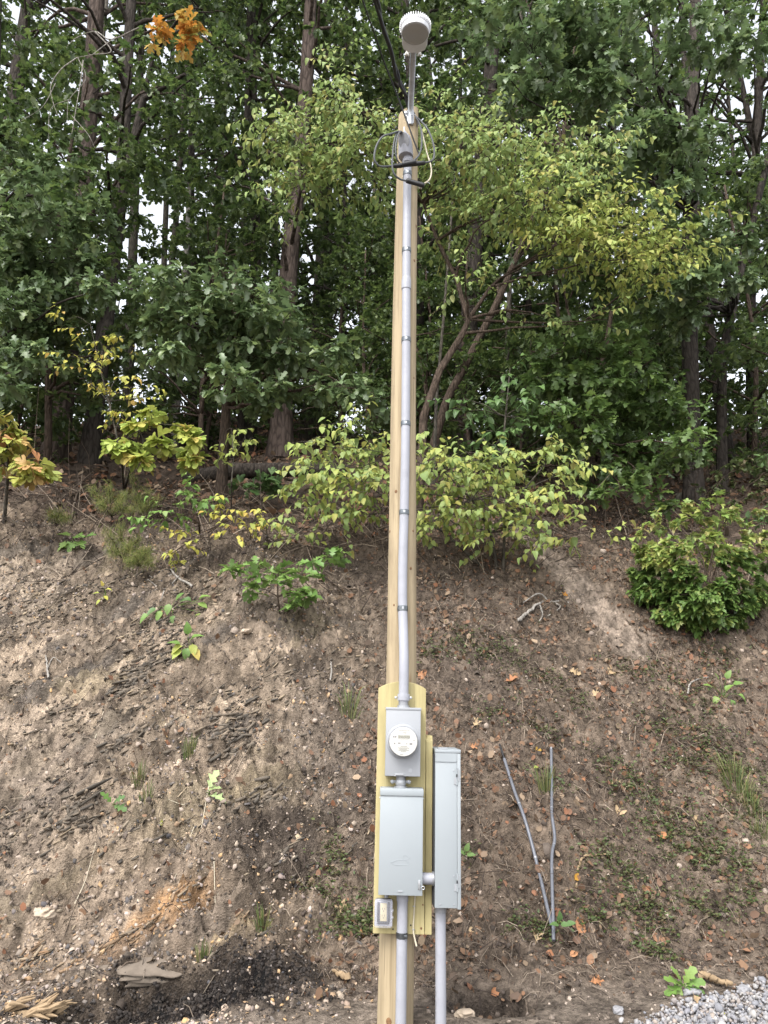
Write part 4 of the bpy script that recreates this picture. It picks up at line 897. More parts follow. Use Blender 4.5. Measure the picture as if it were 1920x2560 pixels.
# ================================================================== things lying on the bank
def GP(vx, vy, lift=0.0):
    g = G(vx, vy); return Vector((g.x, g.y, gz(g.x, g.y) + lift))
def lay_pipe(name, label, cat, vpts, r, mat, lift=None, ends=None):
    pts = [GP(x, y, (r * 1.1 if lift is None else lift)) for x, y in vpts]
    c2 = bez(pts, 30)
    lift_ = max(gz(p.x, p.y) + r * 0.4 - p.z for p in c2[3:-3]); c2 = [p + Vector((0, -0.3 * max(0, lift_), 0.7 * max(0, lift_))) for p in c2]
    root = empty(name, c2[-1], label, cat); MB().tube([p - c2[-1] for p in c2], r, 12).build('tube', M[mat], root, True, 60)
    for k in (10, 20): MB().tube([c2[k] - c2[-1], c2[k + 1] * 0.25 + c2[k] * 0.75 - c2[-1]], r * 1.12, 12).build('print_band', M['cast'], root, True, 60)
    a, b = c2[0] - c2[-1], (c2[0] - c2[1]).normalized() * (0.16 if ends else 0.02)
    MB().tube([a, a + b * 0.5, a + b], r * (0.7 if ends else 0.8), 8).build('end', M['black' if ends else 'cast'], root, True, 60)
lay_pipe('loose_conduit', 'slim grey conduit leaning on the bank, slanting down to meet its upright twin', 'conduit', [(1089, 1655), (1112, 1740), (1135, 1812), (1160, 1890), (1192, 2036)], 0.0125, 'emt', None, True)
lay_pipe('loose_conduit', 'slim grey conduit leaning nearly upright on the bank, wavy along its length', 'conduit', [(1191, 1648), (1192, 1735), (1193, 1800), (1199, 1850), (1193, 1905), (1196, 2062)], 0.0115, 'emt')
def stick(label, vpts, r0, r1, mat='stick', name='fallen_stick', lift=0.012, forks=()):
    pts = [GP(x, y, lift + r0) for x, y in vpts]; c = bez(pts, 6 * len(pts)); root = empty(name, c[0], label, 'stick')
    mb = MB(); mb.tube([p - c[0] + Vector(rng.normal(size=3) * r0 * 0.25) for p in c], lerp_r(r0, r1, len(c)), 7)
    for f in forks:
        q = bez([GP(x, y, lift + r0 * 0.7 + 0.01 * k) for k, (x, y) in enumerate(f)], 5 * len(f)); mb.tube([p - c[0] for p in q], lerp_r(r0 * 0.55, r1 * 0.6, len(q)), 5)
    mb.build('wood', M[mat], root, True, 60); return root
stick('pale bent stripped stick hooked over on the soil near the leaning conduits', [(1246, 1948), (1250, 1915), (1262, 1893), (1285, 1887), (1310, 1887)], 0.010, 0.006, 'pulp')
stick('thick curved grey branch arching on the bank beside the pale trail', [(1120, 1342), (1135, 1318), (1165, 1303), (1200, 1299), (1228, 1303)], 0.020, 0.010, 'bark_pale', forks=[[(1165, 1303), (1172, 1330), (1165, 1345)], [(1200, 1299), (1210, 1320), (1180, 1340)], [(1190, 1300), (1165, 1285), (1130, 1290)]])
stick('white forked twig on the crumbling shale', [(103, 1480), (101, 1458), (97, 1440)], 0.011, 0.006, 'bark_pale', forks=[[(101, 1452), (112, 1446), (130, 1443)]])
stick('long thin branch crossing the shale below the tangled roots', [(485, 1655), (510, 1640), (545, 1632), (570, 1630)], 0.006, 0.003)
stick('forked pale branch below the yellow vine tangle', [(415, 1271), (385, 1262), (370, 1250), (372, 1235)], 0.014, 0.006, 'bark_pale', forks=[[(385, 1264), (355, 1270), (318, 1263)], [(370, 1252), (345, 1258), (322, 1252)], [(355, 1270), (350, 1300), (346, 1310)]])
stick('bare rooty stem hanging below the seedling shrubs', [(210, 1272), (195, 1262), (180, 1245), (175, 1225)], 0.011, 0.006)
stick('upright bare root stem above the pale rubble', [(148, 1250), (157, 1225), (160, 1180), (160, 1115)], 0.010, 0.010)
stick('fallen branch lying under the oak sprout', [(775, 1268), (745, 1262), (712, 1250)], 0.012, 0.007, forks=[[(775, 1268), (776, 1280)]])
stick('dark branch poking out of the bank beside the pole', [(830, 1318), (800, 1338), (775, 1342)], 0.011, 0.006, forks=[[(800, 1338), (795, 1345)]])
stick('vertical pale twig on the wall of bare soil', [(712, 1462), (716, 1440), (710, 1420)], 0.009, 0.005, 'bark_pale')
stick('thin forked stick on the soil near the arched plank', [(805, 1480), (780, 1462), (750, 1452)], 0.007, 0.004, 'stick', forks=[[(770, 1458), (748, 1465)]])
stick('slender fallen branch slanting below the maple bush', [(1468, 1452), (1440, 1440), (1415, 1410), (1385, 1370), (1350, 1335)], 0.014, 0.007, forks=[[(1415, 1410), (1440, 1395), (1450, 1385)], [(1375, 1360), (1372, 1335), (1385, 1322)]])
stick('twiggy branch lying across the pale trail', [(1300, 1415), (1330, 1418), (1365, 1415), (1400, 1428)], 0.010, 0.005, forks=[[(1330, 1418), (1300, 1430)], [(1365, 1415), (1385, 1405)]])
stick('dead branch propped above the curved grey branch', [(1195, 1318), (1175, 1295), (1155, 1270), (1138, 1245)], 0.010, 0.005, forks=[[(1155, 1270), (1130, 1262), (1115, 1255)]])
stick('long root trailing across the litter beside the pole', [(900, 1390), (940, 1405), (975, 1430), (1000, 1450)], 0.009, 0.004, 'stick')
stick('curled grey twig lying in the weeds below the maple bush', [(1485, 1495), (1490, 1475), (1505, 1462), (1530, 1458)], 0.009, 0.005, 'bark_pale')
stick('dead branch leaning down from the dark woodland edge above the pale rubble', [(150, 1155), (170, 1075), (230, 1030), (255, 1010)], 0.015, 0.006, forks=[[(170, 1075), (130, 1090), (95, 1098)]])
stick('splinter of dark wood half buried beside the black soil heap', [(690, 2070), (665, 2062), (632, 2050)], 0.012, 0.006, 'bark_mid')
stick('short chunk of rotten orange wood near the foot of the pole', [(752, 2125), (738, 2115), (720, 2098)], 0.022, 0.012, 'pulp')
stick('knotted root dangling in the hollow beyond the cabinet conduit', [(1155, 2195), (1150, 2178), (1142, 2170), (1135, 2150)], 0.008, 0.004, 'stick')
stick('rotten orange stick at the gravel edge', [(1510, 2114), (1545, 2128), (1580, 2134)], 0.022, 0.014, 'pulp')
for vx, vy, lab in ((240, 1925, 'straw stem trailing over the shale by the pale oak leaf'),):
    pass
def straw(label, pts, r=0.003):
    p = [GP(x, y, 0.03) for x, y in pts]; c = bez(p, 14); o = MB().tube([q - c[0] for q in c], lerp_r(r, r * 0.5, len(c)), 5).build('straw_stem', M['cream'], None, True); o.location = c[0]; prop(o, label, 'stem')
straw('long straw stem drooping from the pale oak sprout, nearer the shale ledges', [(440, 1715), (415, 1790), (376, 1910)])
straw('long straw stem drooping from the pale oak sprout, over the dark soil', [(450, 1715), (435, 1790), (412, 1905)])
straw('straw stem lying level beneath the pale oak sprout', [(470, 1720), (410, 1732), (345, 1748)])
straw('single straw stem at the edge of the dark soil patch', [(460, 1905), (467, 1935), (470, 1958)])
straw('straw stem slanting over the upper shale', [(205, 1600), (230, 1548), (255, 1510)])
straw('straw stem standing over the lower shale', [(162, 1945), (185, 1900), (203, 1865)])

def slab_rock(name, label, cat, c, size, rotz, mat, seed, flat=1.0, tilt=(0, 0)):
    bm = bmesh.new(); bmesh.ops.create_icosphere(bm, subdivisions=4, radius=1)
    for v in bm.verts:
        p = v.co.copy(); k = 1 + 0.14 * float(fbm(np.array([p.x * 5 + seed]), np.array([p.y * 5 + p.z * 6]), seed + 9, 3)[0]) + 0.4 * float(fbm(np.array([p.x * 1.3 + seed]), np.array([p.y * 1.3 + p.z * 1.9]), seed, 3)[0])
        q = Vector((math.copysign(abs(p.x) ** 0.7, p.x), math.copysign(abs(p.y) ** 0.7, p.y), math.copysign(abs(p.z) ** 0.55, p.z) * flat)); v.co = Vector((q.x * size[0] * k, q.y * size[1] * k, q.z * size[2] * k))
    me = bpy.data.meshes.new(name); bm.to_mesh(me); bm.free()
    o = link_mesh(name, me, M[mat], None, True); o.location = c; o.rotation_euler = (tilt[0], tilt[1], rotz); prop(o, label, cat); return o
g = Vector((-1.50, 5.30, gz(-1.50, 5.30) - 0.01)); slab_rock('soil_slab', 'smooth grey slab of packed soil overhanging the dug hole', 'soil slab', g + Vector((0, 0.06, 0.015)), (0.27, 0.15, 0.035), 0.05, 'slab', 3, 1, (math.radians(26), 0))
g = GP(1495, 1088); slab_rock('mossy_rock', 'rounded mossy rock at the woodland edge above the maple bush', 'rock', g + Vector((0, 0.1, 0.05)), (0.22, 0.2, 0.13), 0.2, 'rock', 5)
g = GP(70, 2185); root = empty('splintered_wood', g, 'tan clump of splintered stump wood beside the dug hole', 'wood chunk')
for k in range(26):                                   # torn slivers of the clump
    a = rng.normal() * 0.22 + 0.30; c0 = Vector((rng.uniform(-0.13, 0.13), rng.uniform(-0.05, 0.05), rng.uniform(-0.01, 0.05))); l_ = rng.uniform(0.07, 0.16); d_ = Vector((math.cos(a), rng.normal() * 0.3, math.sin(a))) * l_; b_ = Vector((0, -0.02, 0.03)) * rng.uniform(0.3, 1.3)
    mb = MB(); mb.tube([c0 - d_, c0 - d_ * 0.3 + b_ * 0.7, c0 + d_ * 0.3 + b_, c0 + d_], [0.005, 0.016, 0.014, 0.003], 6); mb.build('sliver', M['pulp'], root)
# ================================================================== loose material on the ground
def sample(n, x0, x1, y0, y1, weight):
    X, Y = rng.uniform(x0, x1, n), rng.uniform(y0, y1, n); w_ = weight(X, Y); k = rng.random(n) < w_; return X[k], Y[k]
def left_w(x, y): return 1 - sstep(-0.9, 0.4, x + 0.5 * fbm(x * 0.8, y * 1.2, 91, 2))
def bank_w(x, y): return sstep(-0.5, 0.1, y - toe(x)) * (1 - sstep(0.3, 1.5, y - lip(x)))
def pit_w(x, y): return np.maximum(blob(x, y, PIT, 0.62, 0.38, 0.12, 0.3, 0.7, 15), blob(x, y, HEAP, 0.42, 0.30, 0.2, 0.5, 0.9, 19))
def flat_stones(name, X, Y, size, mat, thick=0.25, tilt=0.45, label=None, lift=0.0):
    n = len(X); Z = zfull(X, Y); nr = nrm_of(X, Y); nr = unit(nr + rng.normal(size=(n, 3)) * tilt)
    d = unit(np.cross(nr, rng.normal(size=(n, 3)))); R = frames(d, nr)
    k = 5; ang = np.linspace(0, 2 * math.pi, k, endpoint=False)[None] + rng.uniform(-0.35, 0.35, (n, k)); rad = rng.uniform(0.55, 1.1, (n, k)) * size[:, None] * 0.5
    px_, py_ = np.cos(ang) * rad * rng.uniform(0.55, 1, (n, 1)), np.sin(ang) * rad; th = (size * thick * rng.uniform(0.4, 1.2, n))[:, None] * np.ones((1, k)) * 0.5
    top = np.stack([px_ * 0.85, py_ * 0.85, th], -1); bot = np.stack([px_, py_, -th], -1)
    v = np.einsum('nij,nvj->nvi', R, np.concatenate([top, bot], 1)) + np.stack([X, Y, Z + size * 0.10 + lift], -1)[:, None]
    f5 = np.array([list(range(k))]); f4 = np.array([(k + q_, k + (q_ + 1) % k, (q_ + 1) % k, q_) for q_ in range(k)])
    off = (np.arange(n) * 2 * k)[:, None, None]
    me = np_mesh(name, v.reshape(-1, 3), [(f5[None] + off).reshape(-1, k), (f4[None] + off).reshape(-1, 4)])
    o = link_mesh(name, me, M[mat]); prop(o, label, name.replace('_', ' '), kind='stuff'); return o
X, Y = sample(116000, -4.6, 0.6, 4.4, 9.2, lambda x, y: left_w(x, y) * sstep(-0.9, -0.1, y - toe(x)) * (1 - sstep(-0.3, 0.6, y - lip(x))) * np.clip(0.16 + 0.6 * fbm(x * 2.2, y * 3, 401, 3) + 0.35 * (1 - sstep(0, 0.9, y - toe(x))), 0, 1) * (1 - 0.9 * pit_w(x, y)))
flat_stones('shale_chips', X, Y, np.clip(rng.lognormal(math.log(0.020), 0.55, len(X)), 0, 0.06), 'shale', 0.22, 0.4, 'loose tan and grey shale chips strewn over the bank')
X, Y = sample(58000, -4.6, 4.4, 4.4, 9.6, lambda x, y: (1 - 0.97 * pit_w(x, y)) * ((1 - 0.85 * trail_mask(x, y)) * 0.45 * bank_w(x, y) + 0.25 * (1 - sstep(-0.6, 0.2, y - toe(x)))))
flat_stones('soil_crumbs', X, Y, rng.lognormal(math.log(0.016), 0.55, len(X)), 'crumb', 0.5, 0.6, 'crumbs of brown soil and small stones on the bank')
X, Y = sample(42000, -2.2, 0.2, 4.4, 5.9, lambda x, y: pit_w(x, y) * 0.75)
flat_stones('dark_soil_crumbs', X, Y, np.clip(rng.lognormal(math.log(0.0125), 0.5, len(X)), 0, 0.035), 'darkcrumb', 0.7, 0.8, 'freshly dug black soil crumbs around the hole')
X, Y = sample(1500, -2.0, 0.4, 4.4, 5.9, lambda x, y: pit_w(x, y) * 0.18)
flat_stones('dug_stones', X, Y, rng.lognormal(math.log(0.018), 0.4, len(X)), 'shale', 0.5, 0.6, 'small pale stones mixed into the dug black soil')
# broken plates of shale standing out of the bank along the bedding
def plates(name, X, Y, ln, wd, th, mat, label, ang=33, parent=None):
    n = len(X); a = np.radians(ang) + rng.normal(size=n) * 0.30; ca, sa = np.cos(a), np.sin(a)
    d = unit(np.stack([ca, sa / QF, SLOPE * sa / QF], -1)); wv = unit(np.stack([-sa, ca / QF, SLOPE * ca / QF], -1)); bn = np.cross(d, wv)
    nr = unit(bn * 0.45 + wv * 0.85 + rng.normal(size=(n, 3)) * 0.42); R = frames(d, nr)
    sh = np.array([(-0.5, -0.5), (0.3, -0.55), (0.5, 0.1), (0.25, 0.5), (-0.45, 0.4)])     # along width, along length
    k = 5; px_ = (sh[None, :, 1] + rng.normal(size=(n, k)) * 0.12) * wd[:, None]; py_ = (sh[None, :, 0] + rng.normal(size=(n, k)) * 0.10) * ln[:, None]
    t2 = th[:, None] * np.ones((1, k)) * 0.5; v = np.concatenate([np.stack([px_, py_, t2], -1), np.stack([px_, py_, -t2], -1)], 1)
    v = np.einsum('nij,nvj->nvi', R, v) + np.stack([X, Y, zfull(X, Y) + wd * 0.02], -1)[:, None]
    f5 = np.array([list(range(k)), list(range(2 * k - 1, k - 1, -1))]); f4 = np.array([(k + q_, k + (q_ + 1) % k, (q_ + 1) % k, q_) for q_ in range(k)]); off = (np.arange(n) * 2 * k)[:, None, None]
    me = np_mesh(name, v.reshape(-1, 3), [(f5[None] + off).reshape(-1, k), (f4[None] + off).reshape(-1, 4)])
    o = link_mesh(name, me, M[mat]); prop(o, label, 'shale', kind='stuff'); return o
def patchy(x, y):
    q = y * QF; a = math.radians(33); p_, w_ = x * math.cos(a) + q * math.sin(a), -x * math.sin(a) + q * math.cos(a)
    return left_w(x, y) * bank_w(x, y) * (1 - sstep(-1.0, -0.1, y - lip(x))) * (1 - pit_w(x, y)) * sstep(-0.05, 0.4, fbm(p_ * 1.1, w_ * 2.6, 441, 3))
X, Y = sample(36000, -4.5, 0.6, 5.2, 9.0, lambda x, y: patchy(x, y) * 0.6); n = len(X)
plates('shale_plates', X, Y, rng.lognormal(math.log(0.030), 0.6, n), rng.uniform(0.010, 0.035, n), rng.uniform(0.003, 0.014, n), 'ledge', 'thin tilted plates of brown shale breaking out of the bank')
def band(vx, vy, rx, rq, n_):
    g = G(vx, vy); k = mpp(g); a = math.radians(36); u, w_ = rng.normal(size=n_) * rx * k * 0.55, rng.normal(size=n_) * rq * k * 0.6
    return g.x + u * math.cos(a) - w_ * math.sin(a), g.y + (u * math.sin(a) + w_ * math.cos(a)) / QF
bx = [band(285, 2000, 130, 14, 150), band(520, 1990, 50, 12, 50), (band(80, 2030, 40, 20, 50))]
X, Y = np.concatenate([b_[0] for b_ in bx]), np.concatenate([b_[1] for b_ in bx]); n = len(X)
plates('rusty_shale_plates', X, Y, rng.lognormal(math.log(0.045), 0.6, n), rng.uniform(0.008, 0.02, n), rng.uniform(0.004, 0.016, n), 'rust', 'band of rusty orange shale plates low on the bank', 36)
bx = [band(330, 1420, 80, 55, 330), band(500, 1580, 80, 55, 330), band(300, 1460, 60, 30, 200), band(560, 1720, 60, 25, 150), band(280, 1610, 70, 30, 160), band(150, 1800, 60, 40, 160)]
X, Y = np.concatenate([b_[0] for b_ in bx]), np.concatenate([b_[1] for b_ in bx]); n = len(X)
plates('dark_shale_plates', X, Y, rng.lognormal(math.log(0.042), 0.65, n), rng.uniform(0.02, 0.06, n), rng.uniform(0.004, 0.020, n), 'darkledge', 'jutting dark grey shale ledges on the bank', 30)
# gravel of the driveway edge
def gravel_w(x, y):
    e = np.interp(x, (0.6, 1.2, 1.6, 1.95, 2.7, 4.0), (4.3, 4.72, 4.98, 5.2, 5.6, 6.1)) + 0.12 * fbm(x * 2.5, y * 2.5, 431, 3)
    return 1 - sstep(-0.12, 0.06, y - e)
X, Y = sample(17000, 0.8, 3.5, 4.3, 6.2, lambda x, y: gravel_w(x, y) * 0.85)
n = len(X); sz = rng.lognormal(math.log(0.025), 0.38, n)
base_dirs = unit(np.array([(0, 0, 1), (0.9, 0, 0.45), (0.28, 0.85, 0.45), (-0.72, 0.53, 0.45), (-0.72, -0.53, 0.45), (0.28, -0.85, 0.45), (0.72, 0.53, -0.45), (-0.28, 0.85, -0.45), (-0.9, 0, -0.45), (-0.28, -0.85, -0.45), (0.72, -0.53, -0.45), (0, 0, -1)], float))
ico = np.array([(0, 1, 2), (0, 2, 3), (0, 3, 4), (0, 4, 5), (0, 5, 1), (1, 6, 2), (2, 7, 3), (3, 8, 4), (4, 9, 5), (5, 10, 1), (2, 6, 7), (3, 7, 8), (4, 8, 9), (5, 9, 10), (1, 10, 6), (6, 11, 7), (7, 11, 8), (8, 11, 9), (9, 11, 10), (10, 11, 6)])
R = frames(rng.normal(size=(n, 3)), rng.normal(size=(n, 3)))
v = base_dirs[None] * rng.uniform(0.6, 1.15, (n, 12, 1)) * np.stack([np.ones(n), rng.uniform(0.6, 1, n), rng.uniform(0.45, 0.8, n)], -1)[:, None] * (sz * 0.5)[:, None, None]
v = np.einsum('nij,nvj->nvi', R, v) + np.stack([X, Y, zfull(X, Y) + sz * 0.22 + rng.random(n) * 0.012], -1)[:, None]
me = np_mesh('gravel', v.reshape(-1, 3), [(ico[None] + (np.arange(n) * 12)[:, None, None]).reshape(-1, 3)])
o = link_mesh('gravel', me, M['gravel']); prop(o, 'pale grey crushed gravel at the driveway edge', 'gravel', kind='stuff')
for k, (vx, vy, s_, lab) in enumerate(((1495, 2150, 0.05, 'large grey stone at the upper edge of the gravel'), (1605, 2135, 0.045, 'white stone on top of the gravel'), (1335, 2180, 0.04, 'pale stone lying in soil apart from the gravel'), (530, 1385, 0.06, 'tan stone beside the yellow sprout'), (95, 1975, 0.07, 'flat cream plate of shale low on the bank'), (1005, 2196, 0.05, 'pale stone at the foot of the cabinet conduit'))):
    slab_rock('stone', lab, 'stone', GP(vx, vy, s_ * 0.2), (s_, s_ * 0.7, s_ * 0.4), k * 0.7, 'gravel' if k < 3 else 'shale', 20 + k)
# dead leaf fragments and twigs
def lay_leaves(name, X, Y, size, templ, mat, tilt, lift, label):
    n = len(X); nr = unit(nrm_of(X, Y) + rng.normal(size=(n, 3)) * tilt); d = np.cross(nr, rng.normal(size=(n, 3)))
    L = dict(pos=np.stack([X, Y, zfull(X, Y) + lift], -1), dir=d, nrm=nr, size=size)
    o = link_mesh(name, leaf_mesh(name, L, templ), M[mat]); prop(o, label, name.replace('_', ' '), kind='stuff')
def right_w(x, y): return 1 - left_w(x, y) * 0.85
X, Y = sample(118000, -4.5, 4.4, 4.6, 10.5, lambda x, y: (1 - 0.9 * pit_w(x, y)) * right_w(x, y) * sstep(-0.5, 0.3, y - toe(x)) * (1 - gravel_w(x, y)) * (1 - 0.95 * trail_mask(x, y)) * np.clip(0.35 + 0.5 * fbm(x * 2.5, y * 3.5, 411, 3), 0.02, 1))
lay_leaves('leaf_litter', X, Y, np.clip(rng.lognormal(math.log(0.030), 0.5, len(X)), 0, 0.07), 'frag', 'dead', 0.7, 0.004, 'brown leaf fragments and needles littering the bank')
X, Y = sample(16000, -9, 10, 8.3, 22, lambda x, y: sstep(-0.3, 0.6, y - lip(x)))
lay_leaves('forest_litter', X, Y, rng.lognormal(math.log(0.085), 0.35, len(X)), 'frag', 'dead', 0.4, 0.01, 'brown fallen leaves covering the shaded woodland floor')
X, Y = sample(42000, -4.5, 4.4, 4.7, 9.6, lambda x, y: bank_w(x, y) * (0.35 + 0.65 * right_w(x, y)) * np.clip(0.5 + 0.5 * fbm(x * 2, y * 3, 421, 3), 0, 1) * (1 - gravel_w(x, y)) * (1 - 0.8 * trail_mask(x, y)) * (1 - 0.9 * pit_w(x, y)))
n = len(X); nr = nrm_of(X, Y); d = unit(unit(np.cross(nr, rng.normal(size=(n, 3)))) + rng.normal(size=(n, 3)) * 0.10); ln = rng.lognormal(math.log(0.075), 0.65, n)
st = np.stack([X, Y, zfull(X, Y) + 0.008], -1); tip = st + d * ln[:, None] + nr * 0.012
o = link_mesh('twig_litter', twig_mesh('twig_litter', [(st, tip)], 0.0032, 0.0014), M['needlelitter']); prop(o, 'fine dead twigs and rootlets scattered over the bank', 'twig litter', kind='stuff')
X, Y = sample(2600, -4.6, 4.4, 7.3, 10.0, lambda x, y: sstep(-0.9, -0.2, y - lip(x)))
n = len(X); nr = nrm_of(X, Y); d = unit(unit(np.cross(nr, rng.normal(size=(n, 3)))) + np.array((0, -0.1, 0.1)) + rng.normal(size=(n, 3)) * 0.22); ln = rng.lognormal(math.log(0.38), 0.5, n)
st = np.stack([X, Y, zfull(X, Y) + 0.01], -1); tip = st + d * ln[:, None]
o = link_mesh('dead_brush', twig_mesh('dead_brush', [(st, tip)], 0.006, 0.002), M['needlelitter']); prop(o, 'tangle of dead brush twigs along the crest of the bank', 'brush', kind='stuff')
# green ground cover in patches
patches = [(1010, 1400, 60, 30), (1080, 1410, 50, 22), (1180, 1450, 40, 20), (1400, 1440, 60, 20), (1560, 1440, 50, 25), (1500, 1500, 50, 25), (1440, 1560, 50, 25), (1540, 1590, 60, 30), (1600, 1660, 60, 20), (1480, 1650, 60, 25), (1380, 1720, 60, 25), (1450, 1800, 60, 35), (1470, 1830, 70, 30), (1560, 1840, 50, 30), (1320, 1880, 50, 25), (1350, 1940, 60, 25), (1400, 1990, 50, 25), (1290, 2000, 40, 20), (1140, 2020, 30, 15), (1180, 2040, 30, 12), (790, 1960, 30, 25), (760, 1990, 40, 20), (720, 1880, 25, 40), (800, 2000, 25, 20), (740, 1940, 30, 20), (1000, 1850, 20, 15), (1180, 1580, 30, 12), (1060, 1560, 30, 14), (1240, 1510, 30, 15), (1620, 1740, 50, 40), (1200, 1700, 25, 12), (1340, 1660, 30, 12), (930, 1420, 30, 15), (1510, 1950, 60, 25), (1600, 1920, 40, 25), (1420, 2060, 40, 15), (660, 1900, 20, 12)]
PX, PY = [], []
for vx, vy, rx, ry in patches:
    g = G(vx, vy); k = mpp(g); m_ = int(85 * rx * ry / 1200) + 14
    PX.append(g.x + rng.normal(size=m_) * rx * k * 0.8); PY.append(g.y + rng.normal(size=m_) * ry * k * 1.15 / QF)
xs_, ys_ = sample(2600, 0.3, 3.9, 5.6, 8.3, lambda x, y: sstep(0.0, 0.5, fbm(x * 1.5, y * 2, 451, 3)) * 0.5 * (1 - trail_mask(x, y)))
X, Y = np.concatenate(PX + [xs_]), np.concatenate(PY + [ys_]); n = len(X)
idx = np.repeat(np.arange(n), 4); X4, Y4 = X[idx] + rng.normal(size=4 * n) * 0.018, Y[idx] + rng.normal(size=4 * n) * 0.014
dd = rng.normal(size=(4 * n, 3)); dd[:, 2] = np.abs(dd[:, 2]) * 0.4
L = dict(pos=np.stack([X4, Y4, zfull(X4, Y4) + rng.uniform(0.005, 0.05, 4 * n)], -1), dir=dd, nrm=unit(np.array((0, -0.4, 1.0)) + rng.normal(size=(4 * n, 3)) * 0.4), size=rng.uniform(0.012, 0.036, 4 * n))
o = link_mesh('ground_weeds', leaf_mesh('ground_weeds', L, 'far'), M['weed']); prop(o, 'low green weeds creeping in patches over the bank', 'weeds', kind='stuff')
def tuft(label, vx, vy, n=60, h=0.13, r=0.05, mat='grass'):
    g = GP(vx, vy); X, Y = np.clip(rng.normal(size=n), -1.5, 1.5) * r * 0.45, np.clip(rng.normal(size=n), -1.5, 1.5) * r * 0.35
    b_ = np.stack([X, Y, zfull(X + g.x, Y + g.y) - g.z], -1); out_ = unit(np.stack([X, Y - 0.02, np.abs(rng.normal(size=n)) * 0.10 + 0.05], -1)); hh = h * rng.uniform(0.5, 1.2, n)
    side = unit(np.cross(out_, rng.normal(size=(n, 3)))) * 0.0028; mid = b_ + out_ * (hh * 0.55)[:, None] + np.array((0, 0, 1)) * (hh * 0.3)[:, None]; tip = b_ + out_ * hh[:, None] * 1.1 + np.array((0, 0, -0.05)) * (hh)[:, None]
    v = np.stack([b_ - side, b_ + side, mid - side * 0.8, mid + side * 0.8, tip], 1)
    f4, f3 = np.array([(0, 1, 3, 2)]), np.array([(2, 3, 4)]); off = (np.arange(n) * 5)[:, None, None]
    o = link_mesh('grass_tuft', np_mesh('grass_tuft', v.reshape(-1, 3), [(f4[None] + off).reshape(-1, 4), (f3[None] + off).reshape(-1, 3)]), M[mat]); o.location = g; prop(o, label, 'grass')
tuft('small green grass tuft on the shale above the pale oak sprout', 412, 1622, 70, 0.16)
tuft('thin dry grass tuft left of the pale oak sprout', 300, 1690, 50, 0.13)
tuft('tiny grass tuft low on the chips above the soil slab', 440, 2052, 50, 0.10)
tuft('green grass tuft between dark soil heap and the plank', 568, 2000, 70, 0.12)
tuft('wispy grass tuft beside the round dark soil patch', 315, 1740, 36, 0.12)
tuft('large yellowish grass clump high among the weeds', 1590, 1690, 150, 0.17, 0.14)
tuft('smaller yellowish grass clump below the large one', 1620, 1730, 90, 0.13, 0.10)
tuft('grass clump at the frame side above bare soil', 1640, 1800, 60, 0.11, 0.08)
tuft('sparse straw tuft beside the tall cabinet', 1180, 1720, 60, 0.18, 0.08)
tuft('straw tuft hanging under the soil lip near the plank', 755, 1535, 70, 0.2, 0.08)
# single fallen leaves and plants one can point at
def fallen(label, vx, vy, size, templ, mat, ang, lift=0.012, curl=0.5, lean=0.35):
    g = GP(vx, vy, lift); nr = nrm_of(np.array([g.x]), np.array([g.y]))[0]; nr = unit(nr + np.array((0.1, -lean, 0.1)))
    up = np.array((math.cos(ang), math.sin(ang) * 0.6, math.sin(ang) * 0.7)); R = frames(up[None], nr[None])[0]
    v, f = LEAF[templ][int(vx) % len(LEAF[templ])]; v = v.copy(); v[:, 1] -= 0.5; v[:, 2] += curl * v[:, 0] ** 2 * 1.6 + curl * 0.7 * v[:, 1] ** 2
    v[:, 2] += 0.05 * np.sin(v[:, 1] * 9 + vx)
    me = np_mesh('fallen_leaf', v, f); o = link_mesh('fallen_leaf', me, M[mat]); m = Matrix((R * size).tolist()).to_4x4(); m.translation = g; o.matrix_world = m; prop(o, label, 'leaf')
